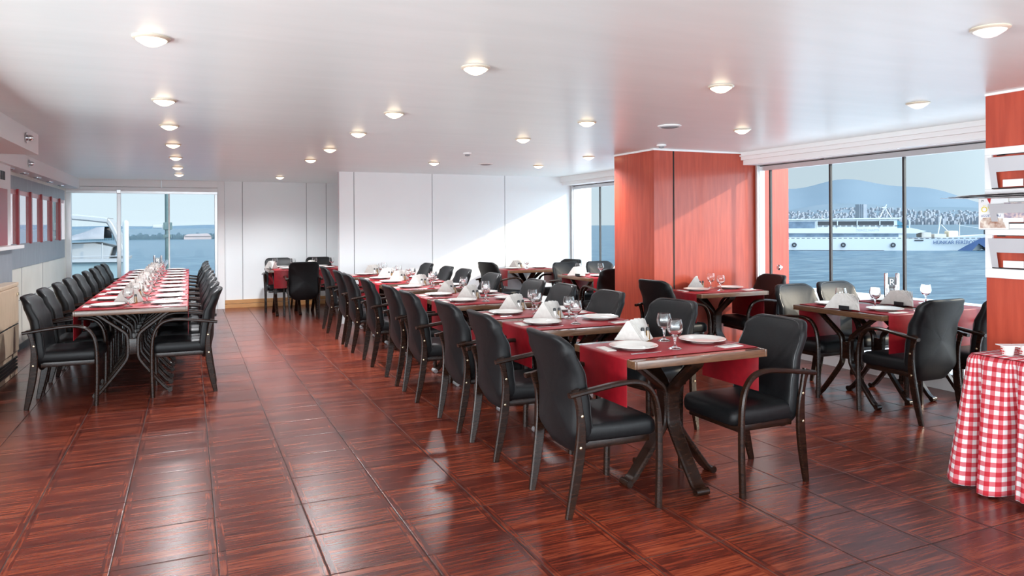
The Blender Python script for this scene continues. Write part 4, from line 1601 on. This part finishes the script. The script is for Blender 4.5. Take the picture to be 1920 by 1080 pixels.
MB().box(24.8, 26.6, -2, 2, 2.6, 3.6, b=0.15).box(27.2, 29.4, -1.6, 1.6, 2.6, 3.3, b=0.1).build('deck_gear', P('deck_gear', (0.45, 0.42, 0.38), 0.6), ferry)
MB().box(29.8, 31.6, -1.5, 1.5, 2.6, 3.9, b=0.3).build('capstan', P('capstan_ochre', (0.75, 0.62, 0.42), 0.5), ferry)
MB().box(36.6, 37.8, -0.6, 0.6, 3.2, 4.1, b=0.1).build('windlass', ship_d, ferry)
MB().box(23.0, 24.6, -4.27, -4.2, 1.95, 2.2, b=0.05).build('hawse_slot', ship_d, ferry)
tx = text_part('HÜNKAR FERİBOT', 1.0, (30.3, -3.42, 1.62), (PI / 2, 0, 0.16), ship_b, ferry, depth=0.02, sx=0.95)
tx = text_part('DENİZ HATTI', 0.7, (14.5, -4.13, 4.12), (PI / 2, 0, 0), P('faint_lettering', (0.5, 0.5, 0.5), 0.5), ferry, depth=0.02)
# other small things on the water
b_ = MB().lathe([(0.001, -0.3), (0.25, -0.1), (0.32, 0.15), (0.22, 0.4), (0.001, 0.48)], 16, (27.8, 20.6, SEA + 0.1)).build('mooring_buoy', P('buoy_orange', (0.72, 0.36, 0.22), 0.5), smooth=True)
tag(b_, 'small orange buoy floating below the ferry bow', 'buoy')

# breakwater and shore things beyond the far window
stone = noise_mat('breakwater_stone', (0.045, 0.085, 0.11), (0.08, 0.13, 0.155), nscale=0.6, rough=0.9)
bw = MB()
for k in range(120):
    x = -75 + k * 0.72
    hh = 2.2 + 0.5 * math.sin(k * 1.7) + 0.4 * math.sin(k * 0.6)
    bw.box(x, x + 0.9, 365, 371, SEA - 1, SEA + hh)
o = bw.build('breakwater', stone)
tag(o, 'dark stone breakwater beyond the far window', 'breakwater')
o = MB().box(-2.5, 9, 358, 362, SEA - 0.5, SEA + 1.5).prism([(-2.5, SEA + 1.5), (9.0, SEA + 1.5), (7.5, SEA + 2.7), (-1.0, SEA + 2.4)], 1, 357.5, 362.5).build('harbour_shed', P('harbour_shed', (0.30, 0.25, 0.245), 0.8))
tag(o, 'low pinkish harbour shed at the end of the breakwater', 'shed')
mt = MB().box(11, 19, 350, 353, SEA - 0.2, SEA + 1.6, b=0.2).box(13, 17.5, 350.5, 352.5, SEA + 1.6, SEA + 4.6, b=0.2).tube([(15, 351.5, SEA + 4.6), (15, 351.5, SEA + 9)], 0.2, 6).build('motor_boat', ship_w)
tag(mt, 'small white boat beside the harbour shed', 'boat')

# lamp post and bollard on the far quay
lp = empty('lamp_post', (-0.565, 22.0, SEA), 'dark green lamp post outside the far window', 'lamp post')
lpm = P('post_green', (0.05, 0.085, 0.085), 0.45)
MB().tube([(0, 0, 0), (0, 0, -SEA + 2.46)], 0.062, 12).build('pole', lpm, lp, smooth=True)
MB().box(-0.14, -0.05, -0.06, 0.06, -SEA + 1.44, -SEA + 1.52, b=0.01).box(-0.36, -0.12, -0.07, 0.07, -SEA + 1.47, -SEA + 1.56, b=0.02).build('floodlight', P('flood_grey', (0.30, 0.31, 0.32), 0.4), lp)
MB().box(-0.10, 0.12, -0.08, 0.08, -SEA + 1.42, -SEA + 1.62, b=0.01).box(-0.10, 0.10, -0.08, 0.08, -SEA + 1.20, -SEA + 1.28, b=0.01).build('clamp', lpm, lp)
o = MB().lathe([(0.001, 0), (0.075, 0), (0.075, -SEA + 1.60), (0.06, -SEA + 1.66), (0.001, -SEA + 1.69)], 20, (-1.58, 22.0, SEA)).build('white_pile', P('pile_white', (0.33, 0.345, 0.35), 0.4), smooth=50)
tag(o, 'white round mooring pile outside the far window', 'mooring pile')

# yacht
ya = empty('yacht', (-3.2, 30.0, SEA), 'white motor yacht with grey canvas covers moored outside the far window', 'yacht')
Z = -SEA
canvas = noise_mat('grey_canvas', (0.17, 0.175, 0.19), (0.23, 0.23, 0.24), nscale=2, rough=0.8)
gel = P('gelcoat', (0.24, 0.25, 0.26), 0.45)
teal = P('hull_teal', (0.15, 0.21, 0.23), 0.45)  # pale teal hull colour
MB().prism([(-3.6, -0.5), (0.75, -0.5), (1.05, Z + 0.35), (-3.6, Z + 0.42)], 1, -1.6, 1.6).build('hull', teal, ya)
MB().prism([(-3.6, Z + 0.36), (1.12, Z + 0.30), (1.15, Z + 0.40), (-3.6, Z + 0.47)], 1, -1.75, 1.75).build('rub_rail', gel, ya)
MB().prism([(-3.6, Z + 0.45), (0.60, Z + 0.40), (0.72, Z + 0.80), (0.15, Z + 0.95), (-3.6, Z + 0.85)], 1, -1.3, 1.3).build('cabin', gel, ya)
# radar arch
arch = MB().ribbon(catmull([(-3.6, 0, Z + 1.92), (-1.6, 0, Z + 1.93), (-0.3, 0, Z + 1.84), (0.55, 0, Z + 1.74)]), (0, 1, 0), 2.2, 0.20)
arch.ribbon(catmull([(0.52, 0, Z + 1.76), (0.66, 0, Z + 1.55), (0.86, 0, Z + 1.05), (1.02, 0, Z + 0.50)]), (0, 1, 0), 2.0, 0.16)
arch.build('hardtop', gel, ya, smooth=40)


def drape():
    mb = MB()
    n, m2 = 16, 8
    for i in range(n + 1):
        u_ = i / n
        x = -3.6 + 4.1 * u_
        for j_ in range(m2 + 1):
            v_ = j_ / m2
            top = Z + 1.40 - 0.42 * math.sin(PI * min(1, u_ * 1.06)) ** 0.8 + (0.12 * u_)
            botm = Z + 0.95 - 0.15 * math.cos(u_ * PI)
            z = top + (botm - top) * v_
            mb.v.append((x, -1.4 - 0.25 * math.sin(v_ * PI / 2) + 0.05 * math.sin(u_ * 25), z))
    for i in range(n):
        for j_ in range(m2):
            a = i * (m2 + 1) + j_
            mb.f.append((a, a + 1, a + m2 + 2, a + m2 + 1))
    off = len(mb.v)
    mb.v += [(x, y + 2.7, z) for (x, y, z) in mb.v[:off]]
    for i in range(n):
        for j_ in range(m2):
            a = off + i * (m2 + 1) + j_
            mb.f.append((a, a + m2 + 1, a + m2 + 2, a + 1))
    for i in range(n):
        a = i * (m2 + 1)
        mb.f.append((a, a + m2 + 1, off + a + m2 + 1, off + a))
    return mb


drape().build('canvas_cover', canvas, ya, smooth=True)
rl = MB()
for x in (-3.4, -2.5, -1.55, -0.55, 0.45):
    rl.tube([(x, -1.65, Z + 0.38), (x, -1.65, Z + 0.95)], 0.022, 6)
rl.tube([(-3.6, -1.65, Z + 0.55), (0.9, -1.65, Z + 0.50)], 0.018, 6)
rl.build('guard_rail', gel, ya)
MB().box(-3.6, -3.35, -0.5, 0.5, Z + 1.95, Z + 2.75, b=0.03).box(-3.4, -2.95, -0.3, 0.3, Z + 2.66, Z + 2.72, b=0.01).box(-3.4, -3.0, -0.3, 0.3, Z + 2.25, Z + 2.28).build('radar_mast', gel, ya)
MB().lathe([(0.001, 0), (0.13, 0.02), (0.17, 0.12), (0.15, 0.24), (0.06, 0.32), (0.001, 0.33)], 18, (-2.75, 0, Z + 1.98)).build('satellite_dome', gel, ya, smooth=True)
MB().tube([(-1.75, 0, Z + 1.9), (-1.5, 0, Z + 3.0)], 0.018, 5).tube([(-1.3, -1.0, Z + 1.75), (-1.15, -1.0, Z + 0.9)], 0.02, 5).build('whip_antenna', steel, ya)
